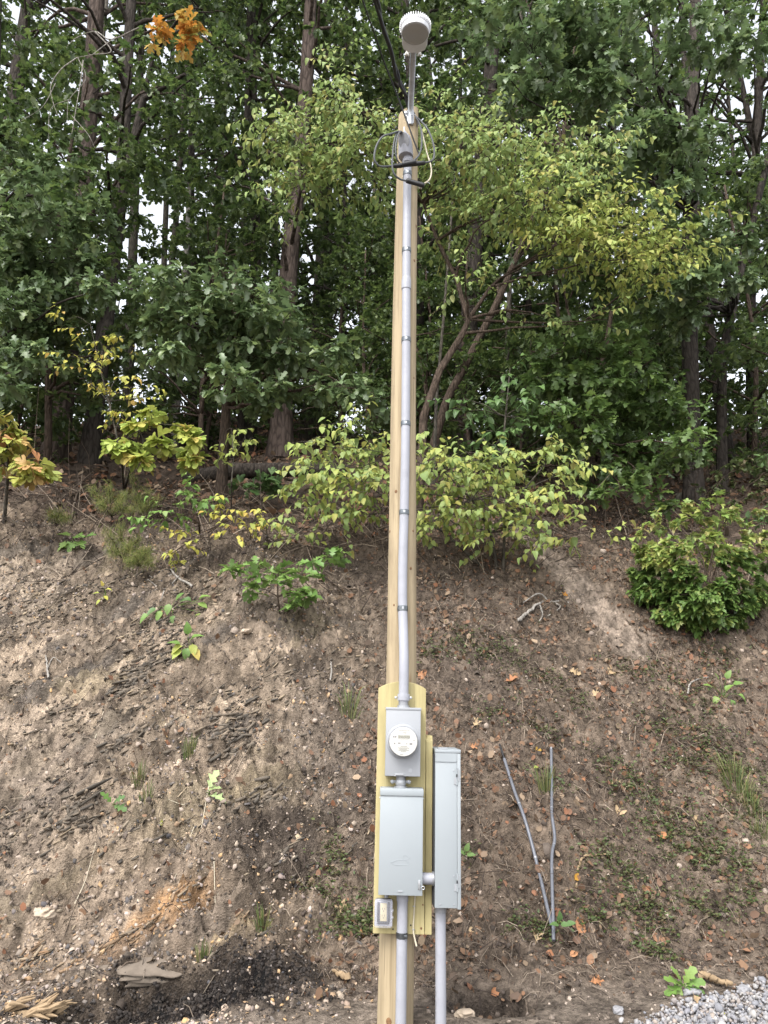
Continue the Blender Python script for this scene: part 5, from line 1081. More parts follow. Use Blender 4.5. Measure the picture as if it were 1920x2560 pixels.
for a in [
 ('long rusty leaf lying upright beside the foot of the leaning conduits', 1254, 2020, 0.15, 'ovate', 'deadorange', 1.2),
 ('rusty leaf right under the lower end of the leaning conduits', 1190, 2074, 0.10, 'ovate', 'deadorange', -0.5),
 ('tan leaf standing on edge below the slanting conduit', 1160, 2042, 0.12, 'oak', 'deadtan', 1.3),
 ('curled tan oak leaf piled on the soil below the curved branch', 1322, 1440, 0.20, 'oak', 'deadtan', 0.7),
 ('ragged tan leaf hanging below the curled oak leaf', 1290, 1495, 0.17, 'oak', 'deadtan', 0.3),
 ('cream folded leaf near the curled tan oak leaf', 1240, 1440, 0.13, 'oak', 'deadtan', -0.6),
 ('wide rust oak leaf on the litter beside the arched plank', 1105, 1480, 0.16, 'oak', 'deadorange', 0.5),
 ('dark rust leaf against the pole just above the plank', 912, 1462, 0.14, 'oak', 'deadorange', -0.8),
 ('bright orange leaf above the slanting conduit tip', 1163, 1632, 0.085, 'ovate', 'fire', 1.0),
 ('tan oak leaf on the litter beside the meter box', 1030, 1575, 0.12, 'oak', 'deadtan', 1.0),
 ('tan papery curl high on the weedy bank', 1505, 1788, 0.17, 'oak', 'deadtan', -1.0),
 ('long tan leaf curl above the bent pale stick', 1340, 1765, 0.15, 'ovate', 'deadtan', 1.1),
 ('rust leaf flat on the soil among weeds below the long tan curl', 1430, 1818, 0.10, 'ovate', 'deadorange', 2.2),
 ('orange leaf at the lower end of the bent pale stick', 1248, 1935, 0.075, 'ovate', 'fire', 0.9),
 ('rust leaf pair on soil right of the bent stick', 1400, 1925, 0.09, 'ovate', 'deadorange', 0.2),
 ('pale tan maple leaf at the edge of the gravel', 1508, 2175, 0.11, 'oak', 'deadtan', -1.3),
 ('rust leaf on bare soil between cabinet conduit and gravel', 1290, 2120, 0.11, 'oak', 'deadorange', 0.0),
 ('orange leaf on soil above that bare patch', 1240, 2070, 0.07, 'ovate', 'deadorange', 0.4),
 ('rust leaf under the hollow beyond the cabinet conduit', 1070, 2135, 0.08, 'ovate', 'deadorange', 0.6),
 ('yellow scrap of leaf on the gravel', 1568, 2200, 0.05, 'small', 'gold', 0.4),
 ('orange oak leaf against the plank beside the outlet', 780, 2010, 0.12, 'oak', 'deadorange', 0.5),
 ('tan oak leaf in the weeds beside the outlet', 735, 1935, 0.13, 'oak', 'deadtan', -0.4),
 ('rust leaf in the weeds between dark soil and the plank', 765, 1960, 0.11, 'oak', 'deadorange', 0.9),
 ('orange leaf lying by the shale ledges', 355, 1773, 0.10, 'oak', 'fire', 0.2),
 ('brown curled oak leaf beside the pale oak sprout', 370, 1708, 0.13, 'oak', 'deadtan', 0.3),
 ('orange leaf on top of the pale trail', 1218, 1283, 0.09, 'oak', 'fire', -0.4),
 ('tan oak leaf hanging on the bank under the oak sprout', 580, 1310, 0.17, 'oak', 'deadtan', -0.9),
 ('tan leaf scrap just below the hanging oak leaf', 576, 1330, 0.12, 'oak', 'deadtan', -1.3),
 ('orange pebble-like leaf beside the yellow sprout', 437, 1413, 0.08, 'ovate', 'fire', 0.2),
 ('pale leaf lying on the weedy bank below the maple bush', 1330, 1700, 0.11, 'oak', 'deadtan', 0.1),
 ('yellow leaf fallen beside the slanting conduit top', 1160, 1680, 0.06, 'ovate', 'gold', 0.5),
 ('rust oak leaf on the litter right of the slanting conduit', 1265, 1705, 0.09, 'oak', 'deadorange', 1.4),
 ('rust leaf tucked at the cabinet side', 1025, 1612, 0.10, 'oak', 'deadorange', 0.1),
 ('small tan leaf on the soil beside the cabinet conduit', 1020, 2010, 0.06, 'ovate', 'deadtan', 0.1),
]: fallen(*a)
def twos(label, vx, vy, items, h=0.05):
    """small sprig with a few leaves, items: (dx, dy in view pixels, size, template, material, angle)"""
    g = GP(vx, vy); root = empty('leafy_sprout', g, label, 'sprout'); k = mpp(g); mb = MB()
    for dx, dy, s_, templ, mat, ang in items:
        p = Vector((dx * k, -0.06 - 0.3 * abs(dx) * k * 0, -dy * k)) + Vector((0, -0.05, h)); mb.tube([Vector(), p * 0.5 + Vector((0, 0, 0.02)), p], [0.004, 0.003, 0.002], 5)
        d = np.array((math.cos(ang), -0.35, math.sin(ang))); R = frames(d[None], np.array([(0.1, -0.55, 0.85)]))[0]
        o = bpy.data.objects.new('leaf', shared_leaf(templ, int(abs(dx)) % len(LEAF[templ]), mat)); COL.objects.link(o); o.parent = root; m = Matrix((R * s_).tolist()).to_4x4(); m.translation = p; o.matrix_basis = m
    mb.build('stem', M['sprout'], root)
M['paleoak'] = mat_leaf('pale_oak_leaf', [(0.36, 0.45, 0.20), (0.40, 0.48, 0.24)], 0.5, 0.25, 0.3)
twos('pale mint oak sprout with two lobed leaves on the shale', 455, 1722, [(0, -5, 0.16, 'oak', 'paleoak', 1.2), (2, 5, 0.14, 'oak', 'paleoak', -0.1), (-2, 0, 0.11, 'oak', 'paleoak', 0.6)])
twos('dark green oak seedling low on the chips', 252, 1758, [(0, 0, 0.12, 'oak', 'sprout', 2.2), (0, 3, 0.12, 'oak', 'light', -0.1), (0, 0, 0.11, 'oak', 'light', 0.7)])
twos('yellow green sprout of narrow leaves on the shale', 410, 1415, [(a_, b_, 0.13, 'ovate', m_, an) for a_, b_, m_, an in ((0, -35, 'sprout', 1.6), (-8, -15, 'sass', 3.6), (12, -10, 'sass', -0.9), (-10, -8, 'sass', 4.0), (2, -12, 'sprout', 4.6), (10, -20, 'dogy', 5.0), (-12, -18, 'sprout', 2.9), (5, -25, 'sprout', 0.6))], 0.02)
twos('hanging green sprout with long leaves above the yellow sprout', 372, 1300, [(a_, b_, 0.125, 'ovate', m_, an) for a_, b_, m_, an in ((0, -5, 'sprout', -1.6), (-25, 5, 'light', -2.4), (-15, 10, 'sprout', -1.9), (10, 20, 'sprout', -1.3), (-5, 30, 'light', -1.0), (60, -5, 'sprout', -0.3), (62, -10, 'sprout', 0.6), (65, 15, 'dogy', -1.4), (-38, 20, 'sprout', -2.6), (50, -8, 'light', 2.9), (12, -8, 'sprout', 0.9))], 0.03)
twos('green maple sprout with flat lobed leaves on the bank crest', 162, 1186, [(a_, b_, 0.17, 'maple', 'sprout', an) for a_, b_, an in ((0, -8, 2.9), (0, -6, 0.1), (-6, 3, 3.9), (10, 2, -0.7), (0, 0, -1.6), (25, -4, 0.2))], 0.05)
twos('dandelion-like green rosette at the gravel edge', 1462, 2130, [(a_, b_, 0.13, 'whiteoak', 'sprout', an) for a_, b_, an in ((0, 0, 0.4), (0, 0, 2.6), (0, 0, 3.3), (-2, 0, -2.2), (2, 0, -0.9), (0, 0, 1.1), (0, 0, -0.2), (0, 0, 2.0))], 0.03)
twos('light green weed sprig on the upper weedy bank', 1560, 1490, [(a_, b_, 0.10, 'ovate', 'sprout', an) for a_, b_, an in ((-30, -10, 2.8), (-15, -20, 1.9), (0, -25, 1.2), (12, -15, 0.3), (20, 5, -0.6), (-20, 10, 3.9), (5, 15, -1.4), (-5, 0, 0.9))], 0.06)
twos('small yellow sprig on the rubble below the crest', 228, 1305, [(a_, b_, 0.07, 'ovate', 'gold', an) for a_, b_, an in ((0, -18, 1.8), (5, -12, 0.2), (-6, -6, 3.2), (4, 0, -0.8), (-3, 8, -2.2))], 0.02)
twos('tiny green seedling on the soil near the leaning conduits', 1203, 2030, [(a_, b_, 0.07, 'ovate', 'light', an) for a_, b_, an in ((0, 0, 0.2), (0, 0, 2.9), (0, -5, 1.5), (12, 0, 0.4))], 0.03)
twos('small dark seedling beside the tall cabinet', 1003, 1850, [(a_, b_, 0.07, 'ovate', 'light', an) for a_, b_, an in ((0, 0, 0.2), (0, 0, 2.5), (0, -5, 1.3))], 0.03)

# ================================================================== plants one can tell apart
def cl(vx, vy, Y, rxp, rzp, ry=0.45):
    c = V(vx, vy, Y); k = mpp(c); return c, (rxp * k, ry, rzp * k)
def foliage(style, clusters, Y, ntw_per, nl, size, jitY=0.5, ry=0.45, **kw):
    Ls, segs, cs = [], [], []
    for t in clusters:
        vx, vy, rx, rz = t[:4]; yy = Y + (t[4] if len(t) > 4 else rng.uniform(-jitY, jitY)); c, R_ = cl(vx, vy, yy, rx, rz, ry)
        L, s_ = style(c, R_, max(3, int(ntw_per * rx * rz / 4000)), nl, size, **kw); Ls.append(L); segs.append(s_); cs.append(c)
    return cat_L(Ls), segs, cs
def limbs_to(trunk, cs, r0=0.03, r1=0.008, lo=0.3):
    pts, rad = trunk; out = []
    for c in cs:
        zs_ = [abs((p - c).length + 1.2 * max(0, p.z - c.z)) for p in pts]; j = int(np.argmin(zs_)); j = max(int(lo * len(pts)), j)
        j = min(j, len(pts) - 1); q = limb(pts[j], c, -0.06, 8); out.append((q, lerp_r(min(r0, rad[j] * 0.7), r1, len(q))))
    return out

# -- yellow green small tree arching over the bank behind the pole
tA = trunk_line([(905, 925), (935, 860), (985, 760), (1010, 690), (975, 580), (925, 480), (890, 400)], 24, 10, None, 0.6)
Yd = 8.7
tA = ([V(a, b, Yd) for a, b in ((900, 1010), (915, 900), (950, 800), (1000, 720), (1012, 690), (985, 600), (945, 520), (915, 440), (860, 360))], lerp_r(0.055, 0.014, 9)); tA[0][0].z = gz(tA[0][0].x, Yd) - 0.1
tB = ([V(a, b, Yd) for a, b in ((1012, 690), (1060, 620), (1110, 580), (1180, 540), (1260, 490))], lerp_r(0.028, 0.009, 5))
up1 = [(560, 270, 55, 26), (620, 300, 75, 35), (600, 345, 70, 26), (680, 255, 70, 35), (700, 330, 85, 40), (760, 250, 70, 40), (780, 330, 70, 45), (650, 400, 70, 26), (590, 420, 40, 18), (740, 400, 80, 30), (820, 290, 50, 50), (820, 390, 55, 35), (720, 215, 60, 26), (745, 130, 25, 22), (720, 180, 30, 18), (930, 250, 45, 40), (960, 320, 60, 45), (1000, 270, 60, 26), (1030, 340, 80, 40), (1100, 320, 70, 40), (1150, 360, 80, 40), (1060, 400, 80, 35), (960, 400, 50, 40), (1000, 470, 70, 28), (1120, 430, 85, 32), (1200, 400, 60, 30), (1240, 350, 60, 35), (1310, 330, 60, 22), (1290, 390, 45, 26), (1210, 300, 40, 22), (1100, 280, 60, 22), (1330, 285, 35, 18), (1080, 470, 60, 25), (960, 520, 45, 25), (1290, 290, 40, 20), (980, 215, 25, 20), (1040, 250, 30, 25)]
up2 = [(1160, 460, 70, 25), (1230, 470, 80, 25), (1310, 450, 75, 25), (1390, 430, 45, 16), (1240, 520, 90, 25), (1330, 510, 80, 25), (1420, 500, 75, 20), (1480, 490, 45, 12), (1350, 560, 70, 20), (1430, 570, 60, 20), (1490, 540, 40, 12), (1200, 400, 40, 14), (1380, 600, 60, 16), (1260, 560, 50, 16)]
LA, sA, cA = foliage(alternate, up1, 8.3, 46, 8, 0.098, 0.5, 0.5, droop=0.75, length=0.40)
LB, sB, cB = foliage(alternate, up2, 8.0, 60, 8, 0.096, 0.4, 0.4, droop=0.6, length=0.42)
low = [(1190, 690, 60, 12), (1260, 700, 70, 12), (1310, 690, 40, 10), (1080, 620, 60, 20), (1000, 600, 50, 22), (1150, 680, 40, 12)]
LC_, sC_, cC_ = foliage(alternate, low, 8.5, 28, 7, 0.095, 0.4, 0.4, droop=0.6, length=0.4)
tr = [tA, tB] + limbs_to(tA, cA[::2] + cC_[:2], 0.022, 0.004, 0.4) + limbs_to(tB, cB + cC_[2:], 0.018, 0.004, 0.1)
plant('understory_tree', 'small arching tree with yellow green heart shaped leaves spreading behind the pole', 'tree', None, tA[0][0], tr, 'bark_mid', [('ovate', 'dog', cat_L([LA, LC_]), sA + sC_), ('ovate', 'dogy', LB, sB)], (0.004, 0.0015))
# -- second yellow green shrub, low, on the crest of the bank
lo1 = [(690, 960, 40, 18), (740, 960, 60, 25), (660, 1010, 45, 20), (720, 1010, 70, 25), (790, 980, 55, 30), (640, 1060, 35, 16), (700, 1070, 65, 22), (780, 1050, 60, 28), (740, 1110, 60, 14), (820, 1030, 40, 40), (770, 920, 30, 16), (920, 940, 40, 14), (930, 1000, 60, 26), (990, 1010, 70, 24), (1050, 990, 70, 22), (950, 1060, 70, 26), (1020, 1060, 80, 26), (1100, 1030, 70, 22), (1150, 980, 50, 16), (1170, 1020, 60, 18), (1230, 1000, 55, 10), (1270, 990, 25, 8), (980, 1110, 80, 22), (1070, 1110, 70, 22), (1140, 1090, 70, 20), (1200, 1060, 50, 14), (1180, 1130, 50, 14), (1130, 1160, 60, 14), (1050, 1160, 50, 16), (940, 1150, 40, 16), (1230, 1160, 50, 10), (1290, 1165, 35, 8), (610, 1130, 30, 14), (1190, 950, 40, 12), (640, 1150, 40, 14)]
LA, sA, cA = foliage(alternate, lo1, 8.0, 44, 7, 0.10, 0.35, 0.35, droop=0.7, length=0.36)
base = GP(1075, 1215); st_ = ([base + Vector((0, 0, -0.1)), V(1060, 1150, base.y + 0.05), V(1020, 1080, 8.0), V(960, 1020, 8.0)], [0.02, 0.017, 0.012, 0.008]); st2 = ([base + Vector((0.05, 0, -0.1)), V(1090, 1140, base.y + 0.05), V(1130, 1060, 8.0), V(1180, 1000, 8.0)], [0.018, 0.015, 0.01, 0.006])
st3 = ([base + Vector((-0.05, 0, -0.1)), V(960, 1150, base.y), V(840, 1080, 8.0), V(740, 1010, 8.0)], [0.018, 0.015, 0.01, 0.006])
plant('crest_shrub', 'low spreading shrub with yellow green leaves overhanging the bank behind the pole', 'shrub', None, base, [st_, st2, st3] + limbs_to(st_, cA[::2], 0.01, 0.003, 0.3), 'bark_grey', [('ovate', 'dogy', sub_L(LA, slice(0, None, 2)), sA), ('ovate', 'dog', sub_L(LA, slice(1, None, 2)), [])], (0.0035, 0.0015))
# -- white oak boughs
wo_ = [(330, 620, 60, 22), (390, 630, 70, 28), (460, 650, 80, 34), (540, 640, 70, 28), (350, 690, 70, 32), (430, 710, 85, 34), (520, 700, 80, 34), (590, 690, 60, 28), (620, 650, 40, 20), (370, 760, 60, 22), (450, 770, 80, 26), (540, 770, 75, 34), (610, 770, 50, 30), (500, 830, 60, 22), (560, 850, 70, 26), (610, 830, 35, 22), (690, 770, 60, 22), (740, 760, 40, 20), (690, 830, 40, 18), (760, 840, 60, 20), (820, 860, 45, 22), (480, 600, 50, 18), (640, 720, 30, 22), (310, 770, 40, 16)]
LA, sA, cA = foliage(rosettes, wo_, 9.0, 46, 8, 0.165, 0.5, 0.55, droop=0.25)
tW = trunk_line([(480, 1020), (485, 940), (490, 860), (500, 760), (505, 650)], 24, 12, 9.9, 0.5)
plant('white_oak', 'young white oak with blue green round lobed leaves in layered boughs', 'tree', None, tW[0][0], [tW] + limbs_to(tW, cA, 0.025, 0.006, 0.35), 'bark_mid', [('whiteoak', 'oakblue', LA, sA)])
# -- oak at the far side of the frame, over the pale rubble
lo_ = [(40, 520, 60, 30), (110, 560, 80, 34), (190, 560, 60, 28), (50, 600, 70, 34), (130, 630, 90, 34), (210, 620, 55, 26), (40, 680, 70, 34), (120, 700, 80, 30), (30, 760, 55, 30), (90, 780, 55, 22), (30, 450, 50, 24), (100, 470, 60, 26), (160, 490, 60, 22), (60, 390, 50, 26), (150, 380, 60, 30), (220, 470, 40, 22), (30, 300, 45, 26), (20, 560, 40, 50), (20, 830, 40, 20)]
LA, sA, cA = foliage(rosettes, lo_, 9.0, 50, 8, 0.17, 0.6, 0.6, droop=0.3)
tR = trunk_line([(-40, 1090), (-38, 900), (-30, 600), (-20, 300), (-10, 0)], 42, 26, 9.6, 3)
plant('red_oak', 'leafy oak with pointed lobed leaves crowding in over the pale rubble', 'tree', None, tR[0][0], [tR] + limbs_to(tR, cA, 0.03, 0.006, 0.2), 'bark_dark', [('oak', 'oakblue', LA, sA)])
# -- tall oak whose boughs hang in above the lamp side
ro_ = [(1120, 30, 60, 26), (1190, 60, 70, 34), (1260, 40, 70, 30), (1330, 30, 60, 26), (1400, 40, 60, 26), (1150, 110, 60, 28), (1220, 130, 70, 34), (1290, 110, 60, 30), (1170, 190, 60, 28), (1240, 210, 60, 30), (1310, 190, 60, 30), (1360, 130, 40, 22), (1100, 170, 45, 22), (1380, 230, 55, 24), (1440, 190, 40, 18), (1350, 280, 60, 26), (1420, 290, 65, 28), (1480, 290, 50, 24), (1400, 350, 60, 28), (1470, 360, 60, 26), (1530, 320, 30, 18), (1330, 340, 40, 20), (1440, 420, 45, 22), (1500, 410, 30, 18), (1060, 70, 45, 22), (1030, 20, 45, 20), (1500, 110, 45, 24), (1470, 40, 50, 22), (1550, 60, 45, 22), (1600, 100, 50, 30), (1440, 100, 40, 20)]
LA, sA, cA = foliage(rosettes, ro_, 9.2, 42, 8, 0.20, 0.7, 0.6, droop=0.4)
tT = trunk_line([(1490, 1010), (1492, 820), (1488, 560), (1494, 350), (1500, 100)], 36, 24, 11.5, 4)
plant('red_oak', 'tall oak with dark straight trunk and pointed leaves hanging above the yellow green tree', 'tree', None, tT[0][0], [tT] + limbs_to(tT, cA, 0.035, 0.006, 0.5), 'bark_dark', [('oak', 'oakblue', LA, sA)])
ro2 = [(1440, 580, 50, 24), (1490, 600, 45, 26), (1530, 570, 40, 24), (1500, 650, 35, 26), (1450, 640, 35, 22), (1540, 500, 40, 18), (1500, 480, 30, 16), (1570, 540, 35, 26), (1470, 700, 30, 20), (1600, 600, 40, 24), (1490, 690, 30, 20)]
LA, sA, cA = foliage(rosettes, ro2, 9.6, 50, 8, 0.20, 0.5, 0.5, droop=0.4)
tS = trunk_line([(1545, 960), (1560, 800), (1580, 680), (1605, 560), (1640, 420)], 22, 14, 12.0, 4)
plant('red_oak', 'leaning slim oak beside the dark straight trunk with big hanging leaves', 'tree', None, tS[0][0], [tS] + limbs_to(tS, cA, 0.03, 0.006, 0.4), 'bark_dark', [('oak', 'oakblue', LA, sA)])
# -- broad low oak on the crest above the maple bush
ro3 = [(1200, 770, 60, 26), (1270, 760, 70, 30), (1350, 780, 60, 30), (1160, 820, 50, 22), (1230, 830, 70, 32), (1310, 840, 75, 34), (1400, 830, 55, 30), (1190, 890, 55, 26), (1270, 900, 70, 32), (1350, 900, 70, 32), (1430, 890, 55, 30), (1480, 900, 45, 22), (1250, 960, 60, 26), (1330, 970, 65, 28), (1410, 960, 60, 30), (1470, 960, 40, 22), (1210, 720, 45, 16), (1300, 1020, 55, 18), (1380, 1020, 50, 18), (1340, 1060, 55, 12), (1400, 1060, 30, 10), (1430, 1090, 45, 12), (1270, 1050, 40, 14), (1340, 730, 40, 18), (1480, 990, 50, 20), (1450, 840, 30, 18)]
LA, sA, cA = foliage(rosettes, ro3, 9.2, 46, 8, 0.165, 0.5, 0.55, droop=0.3)
tU = trunk_line([(1275, 1060), (1280, 980), (1290, 900), (1300, 800), (1310, 740)], 18, 9, 9.8, 0.5)
plant('low_oak', 'broad bushy oak with glossy lobed leaves at the crest above the maple bush', 'tree', None, tU[0][0], [tU] + limbs_to(tU, cA, 0.022, 0.005, 0.2), 'bark_mid', [('oak', 'oak', LA, sA)])
# -- light green sapling
sp = [(1100, 810, 25, 12), (1110, 850, 45, 14), (1000, 860, 40, 12), (1050, 880, 45, 12), (1120, 900, 50, 14), (1160, 860, 30, 10), (1080, 930, 50, 14), (1150, 930, 40, 12), (1010, 890, 40, 10), (1060, 960, 40, 10)]
LA, sA, cA = foliage(alternate, sp, 8.6, 32, 6, 0.125, 0.3, 0.3, droop=0.4, length=0.3)
tV = ([GP(1085, 1060) + Vector((0, 0, -0.1)), V(1085, 980, 8.7), V(1092, 900, 8.7), V(1102, 795, 8.7)], [0.02, 0.016, 0.012, 0.005])
plant('sapling', 'slender light green sapling standing between the pole and the broad oak', 'sapling', None, tV[0][0], [tV] + limbs_to(tV, cA, 0.008, 0.003, 0.2), 'bark_grey', [('ovate', 'light', LA, sA)], (0.003, 0.0015))
# -- maple bush on the bank
g = GP(1530, 1385); Yb = g.y + 0.15; root_p = g
bush = []
for k in range(46):
    a, b = rng.uniform(-1, 1), rng.uniform(-1, 1)
    if a * a + b * b > 1: continue
    bush.append((1515 + a * 118 + (b < 0) * a * 18, 1250 + b * 112, 42, 32, float(-0.35 * math.sqrt(max(0, 1 - a * a - b * b)) + rng.uniform(-0.1, 0.5))))
bush += [(1400, 1280, 30, 30, 0), (1630, 1280, 35, 40, 0), (1410, 1200, 35, 26, 0), (1645, 1190, 35, 30, 0), (1440, 1130, 40, 18, 0), (1500, 1115, 40, 16, 0), (1570, 1120, 45, 18, 0), (1630, 1150, 40, 20, 0), (1520, 1350, 60, 24, -0.1), (1460, 1330, 45, 24, -0.1), (1580, 1330, 50, 28, -0.1)]
bush += [(1385, 1160, 14, 22, 0.1), (1425, 1105, 12, 20, 0.1), (1478, 1092, 12, 20, 0.1), (1535, 1085, 14, 18, 0.1), (1590, 1095, 12, 22, 0.1), (1640, 1112, 12, 24, 0.1), (1375, 1225, 14, 18, 0.05), (1655, 1235, 14, 26, 0.05), (1560, 1100, 10, 24, 0.0), (1505, 1100, 10, 22, 0.0)]
lower = [t for t in bush if t[1] >= 1210]; upper = [t for t in bush if t[1] < 1210]
def dome(L):
    out_ = L['pos'] - np.array(V(1515, 1300, Yb)); L['dir'] = unit(unit(out_) * np.array((0.9, 0.9, 0.2)) + rng.normal(size=out_.shape) * 0.35 + np.array((0, -0.15, -0.25))); L['nrm'] = unit(unit(out_) * 0.35 + np.array((0, -0.25, 0.9)) + rng.normal(size=out_.shape) * 0.25); return L
LA, sA, cA = foliage(rosettes, lower, Yb, 62, 8, 0.105, 0, 0.30, droop=0.3); LB, sB, cB = foliage(rosettes, upper, Yb, 46, 7, 0.092, 0, 0.28, droop=0.1)
stems_ = []
for c in cA[::3] + cB[::2]:
    q = limb(g + Vector((rng.normal() * 0.05, rng.normal() * 0.03, -0.05)), c + Vector((0, 0, 0.05)), -0.05, 6, 0.04); stems_.append((q, lerp_r(0.012, 0.004, len(q))))
plant('maple_bush', 'dense round maple bush with lobed green leaves growing on the bank', 'bush', None, g, stems_, 'bark_mid', [('maple', 'maple', dome(LA), sA), ('maple', 'maple_y', dome(LB), sB)], (0.003, 0.0015))
# -- shrubs along the wood edge beyond the maple bush
for label, cls, Y, mat in (('dull green shrub at the wood edge beyond the maple bush', [(1510, 1020, 40, 20), (1560, 1030, 50, 24), (1600, 1010, 40, 18), (1530, 1060, 40, 16), (1590, 1070, 50, 18), (1640, 1060, 40, 20), (1650, 1020, 35, 20)], 10.3, 'weed'),
                           ('bright leaved shrub poking in beside the mossy rock', [(1650, 1100, 25, 16), (1645, 1130, 25, 14), (1655, 985, 20, 14)], 8.9, 'light')):
    LA, sA, cA = foliage(rosettes, cls, Y, 42, 7, 0.085, 0.3, 0.4, droop=0.1); b_ = Vector((cA[0].x, Y, gz(cA[0].x, Y)))
    plant('edge_shrub', label, 'shrub', None, b_, [(limb(b_, c), lerp_r(0.012, 0.004, 9)) for c in cA], 'bark_mid', [('ovate', mat, LA, sA)], (0.003, 0.0015))
# -- autumn sassafras saplings at the crest
def sass(label, clusters, Y, base_v, mat, size=0.21, top=None, n=12):
    LA, sA, cA = foliage(rosettes, clusters, Y, n, 8, size, 0.15, 0.18, droop=0.55, spread=1.0, flat=0.4); b_ = GP(*base_v)
    tv = ([b_ + Vector((0, 0, -0.1)), b_.lerp(V(*top, Y), 0.5) + Vector((0.03, 0, 0)), V(*top, Y)], [0.022, 0.018, 0.009])
    plant('sassafras_sapling', label, 'sapling', None, b_, [tv] + limbs_to(tv, cA, 0.01, 0.004, 0.3), 'bark_grey', [('sass', mat, LA, sA)], (0.004, 0.002))
sass('sassafras sapling with yellow green mitten leaves tinged orange, at the crest', [(310, 915, 28, 22), (295, 945, 26, 20), (345, 950, 24, 18), (258, 965, 20, 18), (312, 985, 18, 14), (330, 905, 16, 12), (400, 925, 22, 18), (410, 955, 24, 18), (412, 990, 24, 16)], 8.5, (262, 1070), 'sass', 0.19, (300, 930), 30)
sass('thin sassafras sapling with red and yellow leaves at the frame edge', [(5, 900, 22, 20), (12, 935, 26, 20), (20, 960, 26, 16), (50, 985, 28, 18), (75, 1000, 24, 16), (85, 1025, 24, 18), (55, 1030, 18, 12), (5, 990, 14, 20)], 8.0, (8, 1140), 'sassred', 0.18, (12, 915), 34)
# -- golden sapling
gs = [(145, 690, 14, 6), (175, 715, 22, 10), (215, 735, 24, 10), (225, 760, 20, 10), (270, 730, 20, 8), (165, 780, 26, 10), (150, 770, 14, 8), (215, 810, 26, 12), (250, 820, 18, 10), (305, 835, 20, 12), (255, 855, 14, 8), (305, 860, 16, 8), (240, 885, 22, 12), (265, 895, 26, 14), (195, 825, 24, 10), (235, 775, 18, 8), (490, 930, 20, 12), (500, 960, 26, 14), (530, 940, 16, 10), (495, 990, 20, 12)]
LA, sA, cA = foliage(alternate, gs[:16], 8.6, 60, 5, 0.085, 0.3, 0.25, droop=0.5, length=0.22)
tG = ([GP(270, 1065) + Vector((0, 0, -0.1)), V(262, 980, 8.7), V(235, 870, 8.7), V(215, 790, 8.7), V(195, 700, 8.7)], [0.018, 0.014, 0.01, 0.007, 0.004])
plant('golden_sapling', 'wispy sapling with sparse golden leaves in front of the dark trunks', 'sapling', None, tG[0][0], [tG] + limbs_to(tG, cA, 0.007, 0.003, 0.2), 'bark_grey', [('ovate', 'gold', LA, sA)], (0.003, 0.0012))
LA, sA, cA = foliage(alternate, gs[16:], 8.5, 50, 5, 0.10, 0.2, 0.2, droop=0.5, length=0.22)
tG = ([GP(500, 1110) + Vector((0, 0, -0.1)), V(500, 1040, 8.4), V(505, 990, 8.5), V(500, 925, 8.5)], [0.010, 0.008, 0.006, 0.003])
plant('golden_sapling', 'thin stemmed sapling with a few yellow leaves below the white oak', 'sapling', None, tG[0][0], [tG] + limbs_to(tG, cA, 0.005, 0.003, 0.3), 'bark_grey', [('ovate', 'dogy', LA, sA)], (0.003, 0.0012))
# -- vine tangle, sprouts and seedlings below the crest
vt = [(400, 1065, 40, 16), (430, 1085, 30, 14), (370, 1100, 40, 10), (350, 1125, 30, 8), (340, 1110, 20, 8)]; vt2 = [(470, 1080, 35, 10), (500, 1110, 35, 14), (540, 1130, 40, 14), (380, 1150, 35, 12), (390, 1180, 30, 10), (365, 1200, 18, 14), (550, 1100, 25, 12), (500, 1145, 30, 12)]
LA, sA, cA = foliage(alternate, vt, 7.9, 50, 6, 0.095, 0.2, 0.2, droop=0.5, length=0.25); LB, sB, cB = foliage(alternate, vt2, 7.9, 42, 6, 0.08, 0.2, 0.2, droop=0.5, length=0.22)
b_ = GP(430, 1165); tv = ([b_, V(430, 1130, 7.9), V(410, 1080, 7.9)], [0.012, 0.009, 0.004]); tv2 = ([b_ + Vector((0.1, 0, 0)), V(480, 1130, 7.9), V(530, 1110, 7.9)], [0.010, 0.008, 0.004])
plant('vine_tangle', 'tangled vine with bright green and orange yellow leaves on the crest', 'vine', None, b_, [tv, tv2] + limbs_to(tv, cA, 0.006, 0.003, 0.2) + limbs_to(tv2, cB, 0.006, 0.003, 0.2), 'bark_mid', [('ovate', 'sprout', LA, sA), ('ovate', 'gold', LB, sB)], (0.003, 0.0012))
so_c = [(500, 1225, 26, 10), (540, 1220, 40, 12), (580, 1245, 36, 14), (620, 1230, 40, 14), (560, 1270, 26, 12), (640, 1265, 40, 16), (670, 1285, 28, 14), (640, 1310, 30, 14), (690, 1210, 40, 12), (740, 1200, 40, 10), (660, 1240, 36, 12)]
LA, sA, cA = foliage(rosettes, so_c, 7.3, 26, 6, 0.15, 0.15, 0.2, droop=0.15, flat=0.3)
b_ = GP(605, 1345); tv = ([b_ + Vector((0, 0, -0.05)), V(600, 1290, 7.25), V(600, 1240, 7.3)], [0.010, 0.008, 0.004])
plant('oak_sprout', 'low oak sprout with flat bright green lobed leaves halfway down the bank', 'sprout', None, b_, [tv] + limbs_to(tv, cA, 0.006, 0.003, 0.2), 'bark_mid', [('oak', 'sprout', LA, sA)], (0.003, 0.0015))
br = [(560, 1035, 30, 16), (540, 1050, 30, 16), (590, 1040, 30, 14)]
LA, sA, cA = foliage(rosettes, br, 9.3, 40, 7, 0.15, 0.2, 0.25, droop=0.3); b_ = GP(560, 1080)
